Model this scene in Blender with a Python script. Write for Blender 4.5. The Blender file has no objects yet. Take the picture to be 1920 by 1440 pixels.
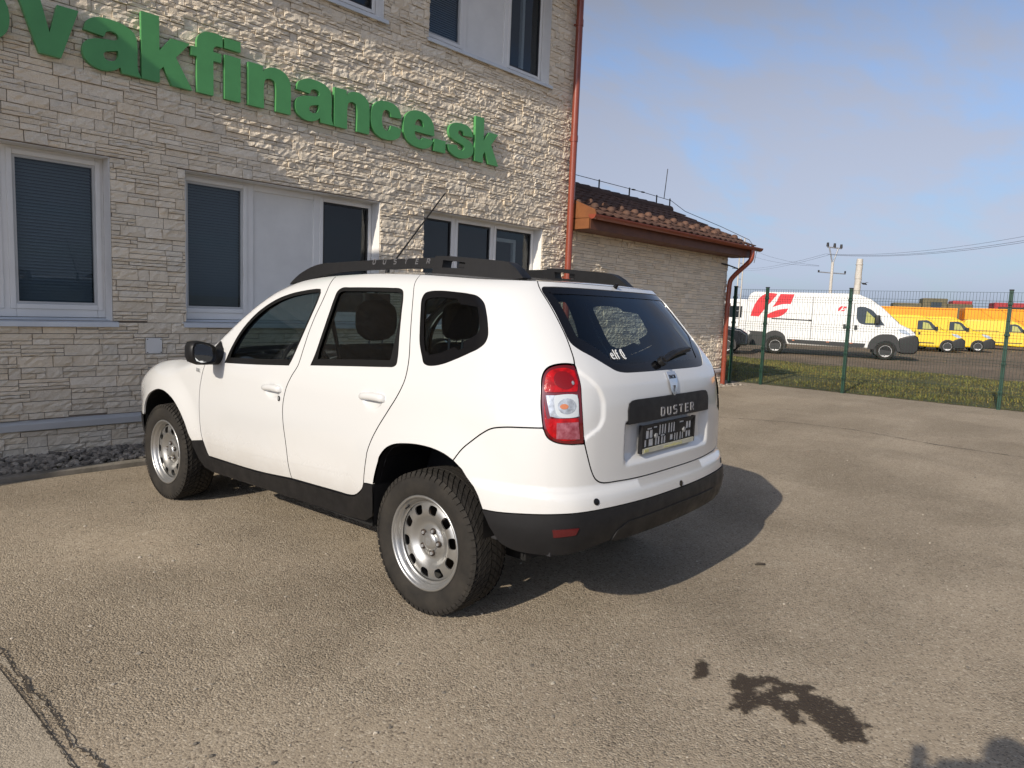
import bpy, bmesh, math, random
import numpy as np
from mathutils import Vector, Matrix
from mathutils.geometry import delaunay_2d_cdt
R_=math.radians
SC=bpy.context.scene
COL=SC.collection
rng=random.Random(7)
NR=np.random.default_rng(11)

# ------------------------------------------------------------------ camera
CAM=np.array([-3.1054,-2.3488,1.4512])
YAW,PITCH,ROLL,FPX=R_(50.2543),R_(-6.1692),R_(2.2918),1326.03
_f=np.array([math.sin(YAW)*math.cos(PITCH),math.cos(YAW)*math.cos(PITCH),math.sin(PITCH)])
_r=np.array([math.cos(YAW),-math.sin(YAW),0.0]); _u=np.cross(_r,_f)
_r2=_r*math.cos(ROLL)+_u*math.sin(ROLL); _u2=-_r*math.sin(ROLL)+_u*math.cos(ROLL)
cam_d=bpy.data.cameras.new('camera'); cam=bpy.data.objects.new('camera',cam_d); COL.objects.link(cam)
cam_d.sensor_width=36.0; cam_d.lens=36.0*FPX/1920.0; cam_d.clip_start=0.02; cam_d.clip_end=6000
cam.matrix_world=Matrix(((_r2[0],_u2[0],-_f[0],CAM[0]),(_r2[1],_u2[1],-_f[1],CAM[1]),(_r2[2],_u2[2],-_f[2],CAM[2]),(0,0,0,1)))
SC.camera=cam
# ------------------------------------------------------------------ light
SUN_AZ,SUN_EL=263.2,29.0
world=bpy.data.worlds.new('World'); SC.world=world; world.use_nodes=True
wn=world.node_tree; wn.nodes.clear()
def wnode(t,**k):
    n=wn.nodes.new(t)
    for a,b in k.items(): setattr(n,a,b)
    return n
w_out=wnode('ShaderNodeOutputWorld'); w_bg=wnode('ShaderNodeBackground'); w_bg.inputs[1].default_value=0.12
w_sky=wnode('ShaderNodeTexSky',sky_type='NISHITA',sun_disc=False,sun_elevation=R_(SUN_EL),sun_rotation=R_(SUN_AZ),air_density=0.8,dust_density=1.0,ozone_density=3.0)
# thin high cloud, projected on a plane far above the ground
w_tc=wnode('ShaderNodeTexCoord'); w_sep=wnode('ShaderNodeSeparateXYZ'); wn.links.new(w_tc.outputs['Generated'],w_sep.inputs[0])
w_add=wnode('ShaderNodeMath',operation='ADD'); wn.links.new(w_sep.outputs[2],w_add.inputs[0]); w_add.inputs[1].default_value=0.13
w_mx=wnode('ShaderNodeMath',operation='MAXIMUM'); wn.links.new(w_add.outputs[0],w_mx.inputs[0]); w_mx.inputs[1].default_value=0.05
w_dx=wnode('ShaderNodeMath',operation='DIVIDE'); wn.links.new(w_sep.outputs[0],w_dx.inputs[0]); wn.links.new(w_mx.outputs[0],w_dx.inputs[1])
w_dy=wnode('ShaderNodeMath',operation='DIVIDE'); wn.links.new(w_sep.outputs[1],w_dy.inputs[0]); wn.links.new(w_mx.outputs[0],w_dy.inputs[1])
w_cmb=wnode('ShaderNodeCombineXYZ'); wn.links.new(w_dx.outputs[0],w_cmb.inputs[0]); wn.links.new(w_dy.outputs[0],w_cmb.inputs[1])
w_map=wnode('ShaderNodeMapping'); wn.links.new(w_cmb.outputs[0],w_map.inputs[0]); w_map.inputs['Rotation'].default_value=(0,0,R_(72)); w_map.inputs['Scale'].default_value=(0.50,1.15,1); w_map.inputs['Location'].default_value=(0.62,0.95,0)
w_n1=wnode('ShaderNodeTexNoise'); wn.links.new(w_map.outputs[0],w_n1.inputs['Vector']); w_n1.inputs['Scale'].default_value=1.1; w_n1.inputs['Detail'].default_value=9; w_n1.inputs['Roughness'].default_value=0.56; w_n1.inputs['Distortion'].default_value=0.55
w_n2=wnode('ShaderNodeTexNoise'); wn.links.new(w_map.outputs[0],w_n2.inputs['Vector']); w_n2.inputs['Scale'].default_value=9; w_n2.inputs['Detail'].default_value=5; w_n2.inputs['Roughness'].default_value=.55
w_ma=wnode('ShaderNodeMath',operation='MULTIPLY_ADD'); wn.links.new(w_n2.outputs['Fac'],w_ma.inputs[0]); w_ma.inputs[1].default_value=.22; wn.links.new(w_n1.outputs['Fac'],w_ma.inputs[2])
w_mb=wnode('ShaderNodeMath',operation='SUBTRACT'); wn.links.new(w_ma.outputs[0],w_mb.inputs[0]); w_mb.inputs[1].default_value=.11
w_rp=wnode('ShaderNodeMapRange',interpolation_type='SMOOTHSTEP'); wn.links.new(w_mb.outputs[0],w_rp.inputs['Value'])
w_rp.inputs['From Min'].default_value=0.34; w_rp.inputs['From Max'].default_value=0.56; w_rp.inputs['To Min'].default_value=0.22; w_rp.inputs['To Max'].default_value=0.92
w_mix=wnode('ShaderNodeMixRGB'); wn.links.new(w_rp.outputs[0],w_mix.inputs[0]); wn.links.new(w_sky.outputs[0],w_mix.inputs[1])
w_bw=wnode('ShaderNodeRGBToBW'); wn.links.new(w_sky.outputs[0],w_bw.inputs[0])
def w_tint(c):
    q=wnode('ShaderNodeMixRGB',blend_type='MULTIPLY'); q.inputs[0].default_value=1; wn.links.new(w_bw.outputs[0],q.inputs[1]); q.inputs[2].default_value=(*c,1); return q.outputs[0]
wn.links.new(w_tint((.89,.97,1.22)),w_mix.inputs[2])
w_hz=wnode('ShaderNodeMapRange',interpolation_type='SMOOTHSTEP'); wn.links.new(w_sep.outputs[2],w_hz.inputs['Value']); w_hz.inputs['From Min'].default_value=-.02; w_hz.inputs['From Max'].default_value=.34; w_hz.inputs['To Min'].default_value=.86; w_hz.inputs['To Max'].default_value=0
w_hm=wnode('ShaderNodeMixRGB'); wn.links.new(w_hz.outputs[0],w_hm.inputs[0]); wn.links.new(w_mix.outputs[0],w_hm.inputs[1]); wn.links.new(w_tint((.33,.395,.50)),w_hm.inputs[2])
wn.links.new(w_hm.outputs[0],w_bg.inputs[0]); wn.links.new(w_bg.outputs[0],w_out.inputs[0])
sun_d=bpy.data.lights.new('sun','SUN'); sun_d.energy=3.0; sun_d.angle=R_(0.5); sun_d.color=(1.0,0.90,0.76)
sun=bpy.data.objects.new('sun',sun_d); COL.objects.link(sun)
_sd=Vector((math.sin(R_(SUN_AZ))*math.cos(R_(SUN_EL)),math.cos(R_(SUN_AZ))*math.cos(R_(SUN_EL)),math.sin(R_(SUN_EL))))
sun.rotation_euler=_sd.to_track_quat('Z','Y').to_euler(); sun.location=(-20,-5,20)
SC.view_settings.view_transform='Standard'; SC.view_settings.look='None'; SC.view_settings.gamma=1.0; SC.view_settings.use_curve_mapping=False
SC.view_settings.exposure=0.55
try:
    SC.cycles.max_bounces=10; SC.cycles.transparent_max_bounces=24; SC.cycles.use_denoising=True; SC.cycles.caustics_reflective=False; SC.cycles.caustics_refractive=False
except Exception: pass

# ------------------------------------------------------------------ helpers
def link(o): COL.objects.link(o); return o
def thing(name,label,cat,loc=(0,0,0),rotz=0.0,group=None):
    o=link(bpy.data.objects.new(name,None)); o.location=loc; o.rotation_euler=(0,0,rotz); o.empty_display_size=.1
    return tag(o,label,cat,group)
def tag(o,label=None,cat=None,group=None,kind=None):
    if label: o['label']=label
    if cat: o['category']=cat
    if group: o['group']=group
    if kind: o['kind']=kind
    return o
class MB:
    def __init__(s): s.v=[]; s.f=[]; s.sm=[]; s.t=[]
    def add(s,v,f,smooth=False):
        k=len(s.v); s.v.extend([tuple(float(c) for c in q) for q in v]); s.f.extend([tuple(k+i for i in q) for q in f]); s.sm.extend([smooth]*len(f)); return s
    def box(s,x0,x1,y0,y1,z0,z1):
        v=[(x0,y0,z0),(x1,y0,z0),(x1,y1,z0),(x0,y1,z0),(x0,y0,z1),(x1,y0,z1),(x1,y1,z1),(x0,y1,z1)]
        return s.add(v,[(0,3,2,1),(4,5,6,7),(0,1,5,4),(1,2,6,5),(2,3,7,6),(3,0,4,7)])
    def tube(s,path,r,n=8,cap=True,smooth=True):
        P=[Vector(p) for p in path]; m=len(P); rr=r if isinstance(r,(list,tuple)) else [r]*m
        v=[];f=[]; prev=None
        for i in range(m):
            t=(P[min(i+1,m-1)]-P[max(i-1,0)]).normalized()
            if prev is None: a=t.orthogonal().normalized()
            else:
                a=prev-t*prev.dot(t); a=a.normalized() if a.length>1e-6 else t.orthogonal().normalized()
            prev=a; b=t.cross(a)
            for k in range(n):
                q=2*math.pi*k/n; v.append(P[i]+(a*math.cos(q)+b*math.sin(q))*rr[i])
        for i in range(m-1):
            for k in range(n):
                f.append((i*n+k,i*n+(k+1)%n,(i+1)*n+(k+1)%n,(i+1)*n+k))
        s.add(v,f,smooth)
        if cap:
            s.add(v[:n],[tuple(range(n))[::-1]]); s.add(v[-n:],[tuple(range(n))])
        return s
    def lathe(s,prof,n=48,axis='x',c=(0,0,0),smooth=True,sign=1):
        # prof: list of (r, a); revolves about the x axis: a along x
        v=[];f=[];m=len(prof)
        for k in range(n):
            q=2*math.pi*k/n
            for r,a in prof:
                if axis=='x': v.append((c[0]+a*sign,c[1]+r*math.cos(q),c[2]+r*math.sin(q)))
                else: v.append((c[0]+r*math.cos(q),c[1]+r*math.sin(q),c[2]+a))
        for k in range(n):
            k2=(k+1)%n
            for i in range(m-1):
                q=(k*m+i,k*m+i+1,k2*m+i+1,k2*m+i); f.append(q)
        return s.add(v,f,smooth)
    def prism(s,poly,y0,y1,mapf=None):
        # polygon in (x,z), extruded along y
        n=len(poly); v=[(x,y0,z) for x,z in poly]+[(x,y1,z) for x,z in poly]
        if mapf: v=[mapf(*q) for q in v]
        f=[tuple(range(n))[::-1],tuple(range(n,2*n))]+[(i,(i+1)%n,n+(i+1)%n,n+i) for i in range(n)]
        return s.add(v,f)
    def build(s,name,mat,parent=None,bevel=0,seg=2,smooth=None,fix=True,angle=30):
        me=bpy.data.meshes.new(name); me.from_pydata(s.v,[],s.f); me.update()
        if fix:
            bm=bmesh.new(); bm.from_mesh(me); bmesh.ops.recalc_face_normals(bm,faces=bm.faces); bm.to_mesh(me); bm.free()
        sm=s.sm if smooth is None else [smooth]*len(s.f)
        me.polygons.foreach_set('use_smooth',np.array(sm,dtype=bool))
        me.materials.append(mat)
        o=link(bpy.data.objects.new(name,me)); o.parent=parent
        if bevel:
            b=o.modifiers.new('bevel','BEVEL'); b.width=bevel; b.segments=seg; b.limit_method='ANGLE'; b.angle_limit=R_(angle); b.use_clamp_overlap=True
            me.polygons.foreach_set('use_smooth',np.ones(len(me.polygons),dtype=bool))
            w=o.modifiers.new('wn','WEIGHTED_NORMAL'); w.keep_sharp=True
        return o
def catmull(P,closed=False,n=8):
    P=[np.array(p,float) for p in P]; m=len(P)
    if m<3 and not closed: return [tuple(p) for p in P]
    out=[]; rngi=range(m) if closed else range(m-1)
    for i in rngi:
        if closed: p0,p1,p2,p3=P[i-1],P[i],P[(i+1)%m],P[(i+2)%m]
        else:
            p1,p2=P[i],P[i+1]; p0=P[i-1] if i>0 else 2*p1-p2; p3=P[i+2] if i+2<m else 2*p2-p1
        d=lambda a,b: max(np.linalg.norm(b-a)**.5,1e-6)
        t1=d(p0,p1);t2=t1+d(p1,p2);t3=t2+d(p2,p3)
        for t in np.linspace(t1,t2,n,endpoint=False):
            A1=(t1-t)/t1*p0+t/t1*p1;A2=(t2-t)/(t2-t1)*p1+(t-t1)/(t2-t1)*p2;A3=(t3-t)/(t3-t2)*p2+(t-t2)/(t3-t2)*p3
            B1=(t2-t)/t2*A1+t/t2*A2;B2=(t3-t)/(t3-t1)*A2+(t-t1)/(t3-t1)*A3
            out.append(tuple((t2-t)/(t2-t1)*B1+(t-t1)/(t2-t1)*B2))
    if not closed: out.append(tuple(P[-1]))
    return out
def spath(pts,n=6):
    # closed path; a point with a third value is a corner, the others are smoothed between corners
    cs=[i for i,p in enumerate(pts) if len(p)>2]
    if not cs: return catmull(pts,True,n)
    out=[]
    for a,b in zip(cs,cs[1:]+[cs[0]+len(pts)]):
        seg=[pts[k%len(pts)][:2] for k in range(a,b+1)]
        out.extend(catmull(seg,False,n)[:-1] if len(seg)>2 else [seg[0]])
    return [tuple(map(float,p)) for p in out]
def densify(P,d,closed=True):
    out=[]; m=len(P)
    for i in range(m if closed else m-1):
        a=np.array(P[i],float); b=np.array(P[(i+1)%m],float); k=max(1,int(math.ceil(np.linalg.norm(b-a)/d)))
        for j in range(k): out.append(tuple(a+(b-a)*j/k))
    if not closed: out.append(tuple(P[-1]))
    return out
def area2(P):
    P=np.array(P); x,y=P[:,0],P[:,1]; return float(np.sum(x*np.roll(y,-1)-np.roll(x,-1)*y))
def inset(P,d):
    # moves a closed polygon inwards by d (number or one per point)
    P=np.array(P,float); s=1 if area2(P)>0 else -1
    a=P-np.roll(P,1,0); b=np.roll(P,-1,0)-P
    a/=np.maximum(np.linalg.norm(a,axis=1,keepdims=True),1e-9); b/=np.maximum(np.linalg.norm(b,axis=1,keepdims=True),1e-9)
    na=np.stack([-a[:,1],a[:,0]],1)*s; nb=np.stack([-b[:,1],b[:,0]],1)*s
    m=na+nb; L=np.linalg.norm(m,axis=1,keepdims=True); m=m/np.maximum(L,1e-6); c=np.maximum((m*na).sum(1,keepdims=True),.45)
    dd=np.asarray(d,float); dd=dd[:,None] if dd.ndim else dd
    return [tuple(q) for q in P+m*dd/c]
def inside(P,q):
    P=np.asarray(P); q=np.asarray(q); x,y=q[:,0],q[:,1]; r=np.zeros(len(q),bool)
    j=len(P)-1
    for i in range(len(P)):
        xi,yi=P[i];xj,yj=P[j]
        if yi!=yj:
            c=((yi>y)!=(yj>y))&(x<(xj-xi)*(y-yi)/(yj-yi)+xi); r^=c
        j=i
    return r
def seg_dist(P,q):
    P=np.asarray(P);q=np.asarray(q); d=np.full(len(q),1e9)
    for i in range(len(P)):
        a=P[i];b=P[(i+1)%len(P)];ab=b-a;L=max(ab@ab,1e-12)
        t=np.clip(((q-a)@ab)/L,0,1); d=np.minimum(d,np.linalg.norm(q-(a+t[:,None]*ab),axis=1))
    return d
def tri2d(outline,holes=(),grid=None,extra=None,margin=.4):
    # constrained triangulation of a polygon with holes; returns 2D points, triangles, boundary loops (indices)
    loops=[list(outline)]+[list(h) for h in holes]; V=[];E=[];L=[]
    for lp in loops:
        k=len(V); V+=[Vector((float(p[0]),float(p[1]))) for p in lp]; E+=[(k+i,k+(i+1)%len(lp)) for i in range(len(lp))]; L.append(list(range(k,k+len(lp))))
    if grid:
        g=grid if isinstance(grid,(tuple,list)) else (grid,grid)
        A=np.array(outline); x0,y0=A.min(0);x1,y1=A.max(0)
        gx=np.arange(x0+g[0]*.5,x1,g[0]);gy=np.arange(y0+g[1]*.5,y1,g[1])
        Q=np.array([(x+(g[0]*.5 if j%2 else 0),y) for j,y in enumerate(gy) for x in gx]) if len(gx) and len(gy) else np.zeros((0,2))
        if extra is not None and len(extra): Q=np.vstack([Q,extra]) if len(Q) else np.array(extra)
        if len(Q):
            ok=inside(outline,Q)
            for h in holes: ok&=~inside(h,Q)
            Q=Q[ok]
            if len(Q):
                for lp in loops:
                    keep=seg_dist(np.array(lp,float),Q)>min(g)*margin; Q=Q[keep]
                    if not len(Q): break
        V+=[Vector((float(a),float(b))) for a,b in Q]
    vo,eo,fo,ov,oe,of=delaunay_2d_cdt(V,E,[],0,1e-6)
    pts=np.array([(v.x,v.y) for v in vo]); tri=np.array([f for f in fo if len(f)==3])
    cen=pts[tri].mean(1); ok=inside(outline,cen)
    for h in holes: ok&=~inside(h,cen)
    tri=tri[ok]
    a=pts[tri[:,1]]-pts[tri[:,0]];b=pts[tri[:,2]]-pts[tri[:,0]]; ar=a[:,0]*b[:,1]-a[:,1]*b[:,0]
    tri=tri[np.abs(ar)>1e-10]; ar=ar[np.abs(ar)>1e-10]; tri[ar<0]=tri[ar<0][:,::-1]
    inv={}
    for i,o in enumerate(ov):
        for q in o: inv[q]=i
    loops=[[inv[i] for i in lp] for lp in L]
    return pts,tri,loops
def plate_mesh(mb,outline,holes,mapf,thick):
    # flat shape with thickness: mapf(x,y,d) -> 3D, d from 0 (front) to thick (back)
    pts,tri,loops=tri2d(outline,holes)
    n=len(pts); v=[mapf(x,y,0) for x,y in pts]+[mapf(x,y,thick) for x,y in pts]
    f=[tuple(t) for t in tri]+[tuple(int(i)+n for i in t[::-1]) for t in tri]; mb.add(v,f)
    for lp in loops:
        m=len(lp); vv=[mapf(*pts[i],0) for i in lp]+[mapf(*pts[i],thick) for i in lp]
        mb.add(vv,[(i,(i+1)%m,m+(i+1)%m,m+i) for i in range(m)])
    return mb
def text_tris(txt,size,extra=0.0,space=1.0):
    cu=bpy.data.curves.new('tmp_text','FONT'); cu.body=txt; cu.size=size; cu.offset=extra; cu.resolution_u=4; cu.space_character=space
    o=bpy.data.objects.new('tmp_text',cu); COL.objects.link(o); me=o.to_mesh()
    v=[tuple(q.co) for q in me.vertices]; f=[tuple(p.vertices) for p in me.polygons]; o.to_mesh_clear()
    bpy.data.objects.remove(o); bpy.data.curves.remove(cu)
    a=np.array(v); a[:,0]-=(a[:,0].min()+a[:,0].max())/2; a[:,1]-=(a[:,1].min()+a[:,1].max())/2
    return a[:,:2],f
# ------------------------------------------------------------------ materials
def mat(name,col,rough=.6,metal=0,spec=.5,coat=0,var=0,vscale=3,bump=0,bscale=60,col2=None,detail=6,bdist=.01,coat_rough=.03,trans=0,sheen=0,objvar=0,rvar=0,tint=False):
    m=bpy.data.materials.new(name); m.use_nodes=True; nt=m.node_tree; N=nt.nodes; b=N['Principled BSDF']
    def nd(t,**k):
        n=N.new(t)
        for a,c in k.items(): setattr(n,a,c)
        return n
    b.inputs['Base Color'].default_value=(*col,1); b.inputs['Roughness'].default_value=rough; b.inputs['Metallic'].default_value=metal
    b.inputs['Specular IOR Level'].default_value=spec; b.inputs['Coat Weight'].default_value=coat; b.inputs['Coat Roughness'].default_value=coat_rough; b.inputs['Transmission Weight'].default_value=trans
    tc=nd('ShaderNodeTexCoord'); src=None
    if var or col2:
        n=nd('ShaderNodeTexNoise'); n.inputs['Scale'].default_value=vscale; n.inputs['Detail'].default_value=detail; n.inputs['Roughness'].default_value=.6
        nt.links.new(tc.outputs['Object'],n.inputs['Vector'])
        mr=nd('ShaderNodeMapRange'); mr.inputs['From Min'].default_value=.3; mr.inputs['From Max'].default_value=.7; nt.links.new(n.outputs['Fac'],mr.inputs['Value'])
        mx=nd('ShaderNodeMixRGB'); nt.links.new(mr.outputs[0],mx.inputs[0])
        c2=col2 if col2 else tuple(c*(1-var) for c in col); c1=col if col2 else tuple(min(1,c*(1+var)) for c in col)
        mx.inputs[1].default_value=(*c1,1); mx.inputs[2].default_value=(*c2,1); src=mx.outputs[0]
        if rvar:
            m2=nd('ShaderNodeMapRange'); m2.inputs['To Min'].default_value=max(rough-rvar,.02); m2.inputs['To Max'].default_value=min(rough+rvar,1); nt.links.new(mr.outputs[0],m2.inputs['Value']); nt.links.new(m2.outputs[0],b.inputs['Roughness'])
    if objvar:
        oi=nd('ShaderNodeObjectInfo'); hs=nd('ShaderNodeHueSaturation'); ma=nd('ShaderNodeMapRange'); ma.inputs['To Min'].default_value=1-objvar; ma.inputs['To Max'].default_value=1+objvar
        nt.links.new(oi.outputs['Random'],ma.inputs['Value']); nt.links.new(ma.outputs[0],hs.inputs['Value'])
        if src: nt.links.new(src,hs.inputs['Color'])
        else: hs.inputs['Color'].default_value=(*col,1)
        src=hs.outputs[0]
    if tint:
        at=nd('ShaderNodeAttribute',attribute_name='tint'); mu=nd('ShaderNodeMixRGB',blend_type='MULTIPLY'); mu.inputs[0].default_value=1
        if src: nt.links.new(src,mu.inputs[1])
        else: mu.inputs[1].default_value=(*col,1)
        nt.links.new(at.outputs['Color'],mu.inputs[2]); src=mu.outputs[0]
    if src: nt.links.new(src,b.inputs['Base Color'])
    if bump:
        n=nd('ShaderNodeTexNoise'); n.inputs['Scale'].default_value=bscale; n.inputs['Detail'].default_value=8; n.inputs['Roughness'].default_value=.65
        nt.links.new(tc.outputs['Object'],n.inputs['Vector']); bp=nd('ShaderNodeBump'); bp.inputs['Strength'].default_value=bump; bp.inputs['Distance'].default_value=bdist
        nt.links.new(n.outputs['Fac'],bp.inputs['Height']); nt.links.new(bp.outputs[0],b.inputs['Normal'])
    return m
def glass_mat(name,tint,refl=1.0,rough=0.0):
    # thin pane: tinted see-through plus a Fresnel mirror
    m=bpy.data.materials.new(name); m.use_nodes=True; nt=m.node_tree; nt.nodes.clear()
    o=nt.nodes.new('ShaderNodeOutputMaterial'); t=nt.nodes.new('ShaderNodeBsdfTransparent'); t.inputs[0].default_value=(*tint,1)
    g=nt.nodes.new('ShaderNodeBsdfGlossy'); g.inputs['Roughness'].default_value=rough; fr=nt.nodes.new('ShaderNodeFresnel'); ge=nt.nodes.new('ShaderNodeNewGeometry'); ir=nt.nodes.new('ShaderNodeMapRange'); ir.inputs['To Min'].default_value=1.5; ir.inputs['To Max'].default_value=1/1.5; nt.links.new(ge.outputs['Backfacing'],ir.inputs['Value']); nt.links.new(ir.outputs[0],fr.inputs['IOR'])
    mu=nt.nodes.new('ShaderNodeMath'); mu.operation='MULTIPLY'; mu.inputs[1].default_value=refl; nt.links.new(fr.outputs[0],mu.inputs[0]); mu.use_clamp=True
    mx=nt.nodes.new('ShaderNodeMixShader'); nt.links.new(mu.outputs[0],mx.inputs[0]); nt.links.new(t.outputs[0],mx.inputs[1]); nt.links.new(g.outputs[0],mx.inputs[2]); nt.links.new(mx.outputs[0],o.inputs[0])
    return m
M={}
M['paint']=mat('car_white_paint',(.635,.64,.635),.22,coat=1)
M['black_plastic']=mat('black_plastic',(.009,.009,.010),.5,spec=.35,var=.35,vscale=14,bump=.15,bscale=400,bdist=.001,rvar=.1)
M['gloss_black']=mat('gloss_black',(.006,.006,.007),.12,spec=.35)
M['rubber_seal']=mat('rubber_seal',(.006,.006,.006),.5,spec=.3)
M['gap']=mat('panel_gap',(.006,.006,.006),.9)
M['cabin']=mat('cabin_dark',(.018,.018,.020),.85,var=.3,vscale=20)
M['seat']=mat('seat_fabric',(.02,.02,.022),.9,var=.3,vscale=60)
M['tyre']=mat('tyre_rubber',(.014,.013,.012),.85,spec=.3,col2=(.033,.029,.024),vscale=9,bump=.3,bscale=120,bdist=.002)
M['silver']=mat('silver_wheel_paint',(.44,.44,.43),.36,metal=.85,var=.08,vscale=12,rvar=.08)
M['dark_metal']=mat('dark_metal',(.03,.03,.03),.6,metal=.6,col2=(.07,.045,.03),vscale=12)
M['chrome']=mat('chrome',(.70,.70,.70),.14,metal=1)
M['red_lens']=mat('red_lens',(.34,.003,.005),.14,spec=.3,coat=.35,var=.5,vscale=26,bump=.5,bscale=45,bdist=.004)
M['dark_red']=mat('dark_red_housing',(.11,.003,.005),.10,coat=1)
M['clear_lens']=mat('clear_lens',(.55,.57,.58),.12,metal=.6,coat=1,var=.4,vscale=40,bump=.4,bscale=40,bdist=.004)
M['grey_lens']=mat('grey_lens_frame',(.50,.54,.57),.25,coat=1)
M['pink_lens']=mat('pink_lens',(.17,.012,.025),.12,coat=.5,col2=(.36,.13,.16),vscale=38,bump=.6,bscale=45,bdist=.004)
M['van_rim']=mat('van_silver_wheel',(.55,.55,.55),.45,metal=.15)
M['fog_red']=mat('dark_red_reflector',(.07,.004,.006),.25,coat=.6)
M['fascia']=mat('shade_brown_fascia',(.15,.055,.026),.55,col2=(.10,.035,.018),vscale=6)  # eaves wood darkened so its colour carries the shadow under the gutter
M['amber']=mat('amber_bulb',(.50,.17,.07),.25,coat=1)
M['car_glass']=glass_mat('car_glass',(.52,.60,.58),1.4)
M['tint_glass']=glass_mat('tinted_glass',(.54,.61,.62),1.15)
M['mirror']=mat('mirror_glass',(.75,.78,.80),.02,metal=1)
M['grey_letter']=mat('grey_lettering',(.22,.22,.23),.45)
M['dark_letter']=mat('dark_grey_lettering',(.10,.10,.105),.4)
M['white_print']=mat('white_print',(.75,.76,.74),.5)
M['white_plastic']=mat('white_plastic',(.75,.74,.71),.45,var=.05,vscale=4)
M['yellow_print']=mat('yellow_print',(.52,.50,.22),.5)
M['strip']=mat('plate_strip',(.50,.49,.40),.4,var=.1,vscale=30)
M['stone']=mat('cream_cladding_stone',(.86,.755,.60),.9,col2=(.80,.695,.545),vscale=5,bump=.85,bscale=70,bdist=.015,tint=True)
M['mortar']=mat('dark_mortar',(.20,.17,.14),.95,bump=.4)  # even dark mortar of the wall and its joints
M['plaster']=mat('cream_plaster',(.56,.50,.42),.9,bump=.5,bscale=40)
M['upvc']=mat('white_window_frame',(.78,.765,.735),.35,var=.04,vscale=3)
M['reveal']=mat('white_reveal_plaster',(.78,.765,.735),.7,var=.04,vscale=4)
M['sill']=mat('white_sill_metal',(.62,.66,.70),.4,var=.06,vscale=5)
M['grey_metal']=mat('grey_coated_metal',(.50,.50,.49),.45,var=.08,vscale=3)
M['blind']=mat('slate_blind',(.34,.385,.41),.5,var=.06,vscale=2)
M['room']=mat('dark_room',(.06,.06,.062),.9)
M['pane']=glass_mat('window_pane',(.72,.76,.78),1.0)
M['green']=mat('green_sign_foam',(.088,.32,.105),.42,var=.07,vscale=6,bump=.12,bscale=300,bdist=.001,coat=.15)
M['pipe_red']=mat('rust_red_coated_metal',(.24,.050,.026),.38,var=.1,vscale=4,coat=.3)
M['tile']=mat('brown_clay_tile',(.135,.068,.042),.75,col2=(.085,.045,.032),vscale=8,objvar=.25,bump=.3,bscale=90)
M['ridge']=mat('dark_ridge_tile',(.085,.048,.036),.8,objvar=.2,bump=.3)
M['wood']=mat('orange_stained_wood',(.235,.085,.024),.6,col2=(.165,.055,.016),vscale=7)
M['wire']=mat('dark_wire',(.03,.03,.032),.6)
M['zinc']=mat('galvanised_steel',(.40,.41,.42),.5,metal=.6)
M['fence']=mat('green_fence_paint',(.010,.048,.031),.42,var=.12,vscale=6)
M['fence_wire']=mat('dark_green_wire',(.006,.024,.016),.5)
M['concrete_pole']=mat('pale_concrete',(.52,.49,.44),.85,var=.12,vscale=8,bump=.4,bscale=20)
M['van_white']=mat('van_white_paint',(.78,.78,.75),.3,coat=.8)
M['van_red']=mat('van_red_print',(.68,.012,.022),.35)
M['van_yellow']=mat('van_yellow_paint',(.84,.55,.006),.3,coat=.8)
M['van_black']=mat('van_black_plastic',(.012,.012,.013),.5)
M['van_glass']=mat('van_dark_glass',(.02,.026,.03),.05,coat=.5)
M['van_reflection']=mat('van_painted_reflection',(.40,.40,.10),.08,coat=.5)  # opaque tone that paints a bright reflection on the van windows
M['orange']=mat('orange_panel',(.85,.33,.008),.45,var=.06,vscale=1)
M['olive']=mat('olive_army_paint',(.16,.135,.075),.8,col2=(.10,.085,.05),vscale=2)
M['army_red']=mat('red_machine_paint',(.35,.02,.025),.6)
M['dark_blue']=mat('dark_blue_car_paint',(.012,.014,.018),.2,coat=1)
M['lamp_glass']=mat('headlamp_glass',(.55,.58,.60),.08,metal=.5,coat=1)
M['skin']=mat('skin',(.50,.30,.21),.6)
M['coat_cloth']=mat('dark_jacket',(.03,.032,.04),.9,var=.2,vscale=9)
M['jeans']=mat('dark_jeans',(.025,.035,.06),.9)
M['hair']=mat('dark_hair',(.02,.014,.010),.7)
M['orange_bulb']=M['amber']

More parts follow.
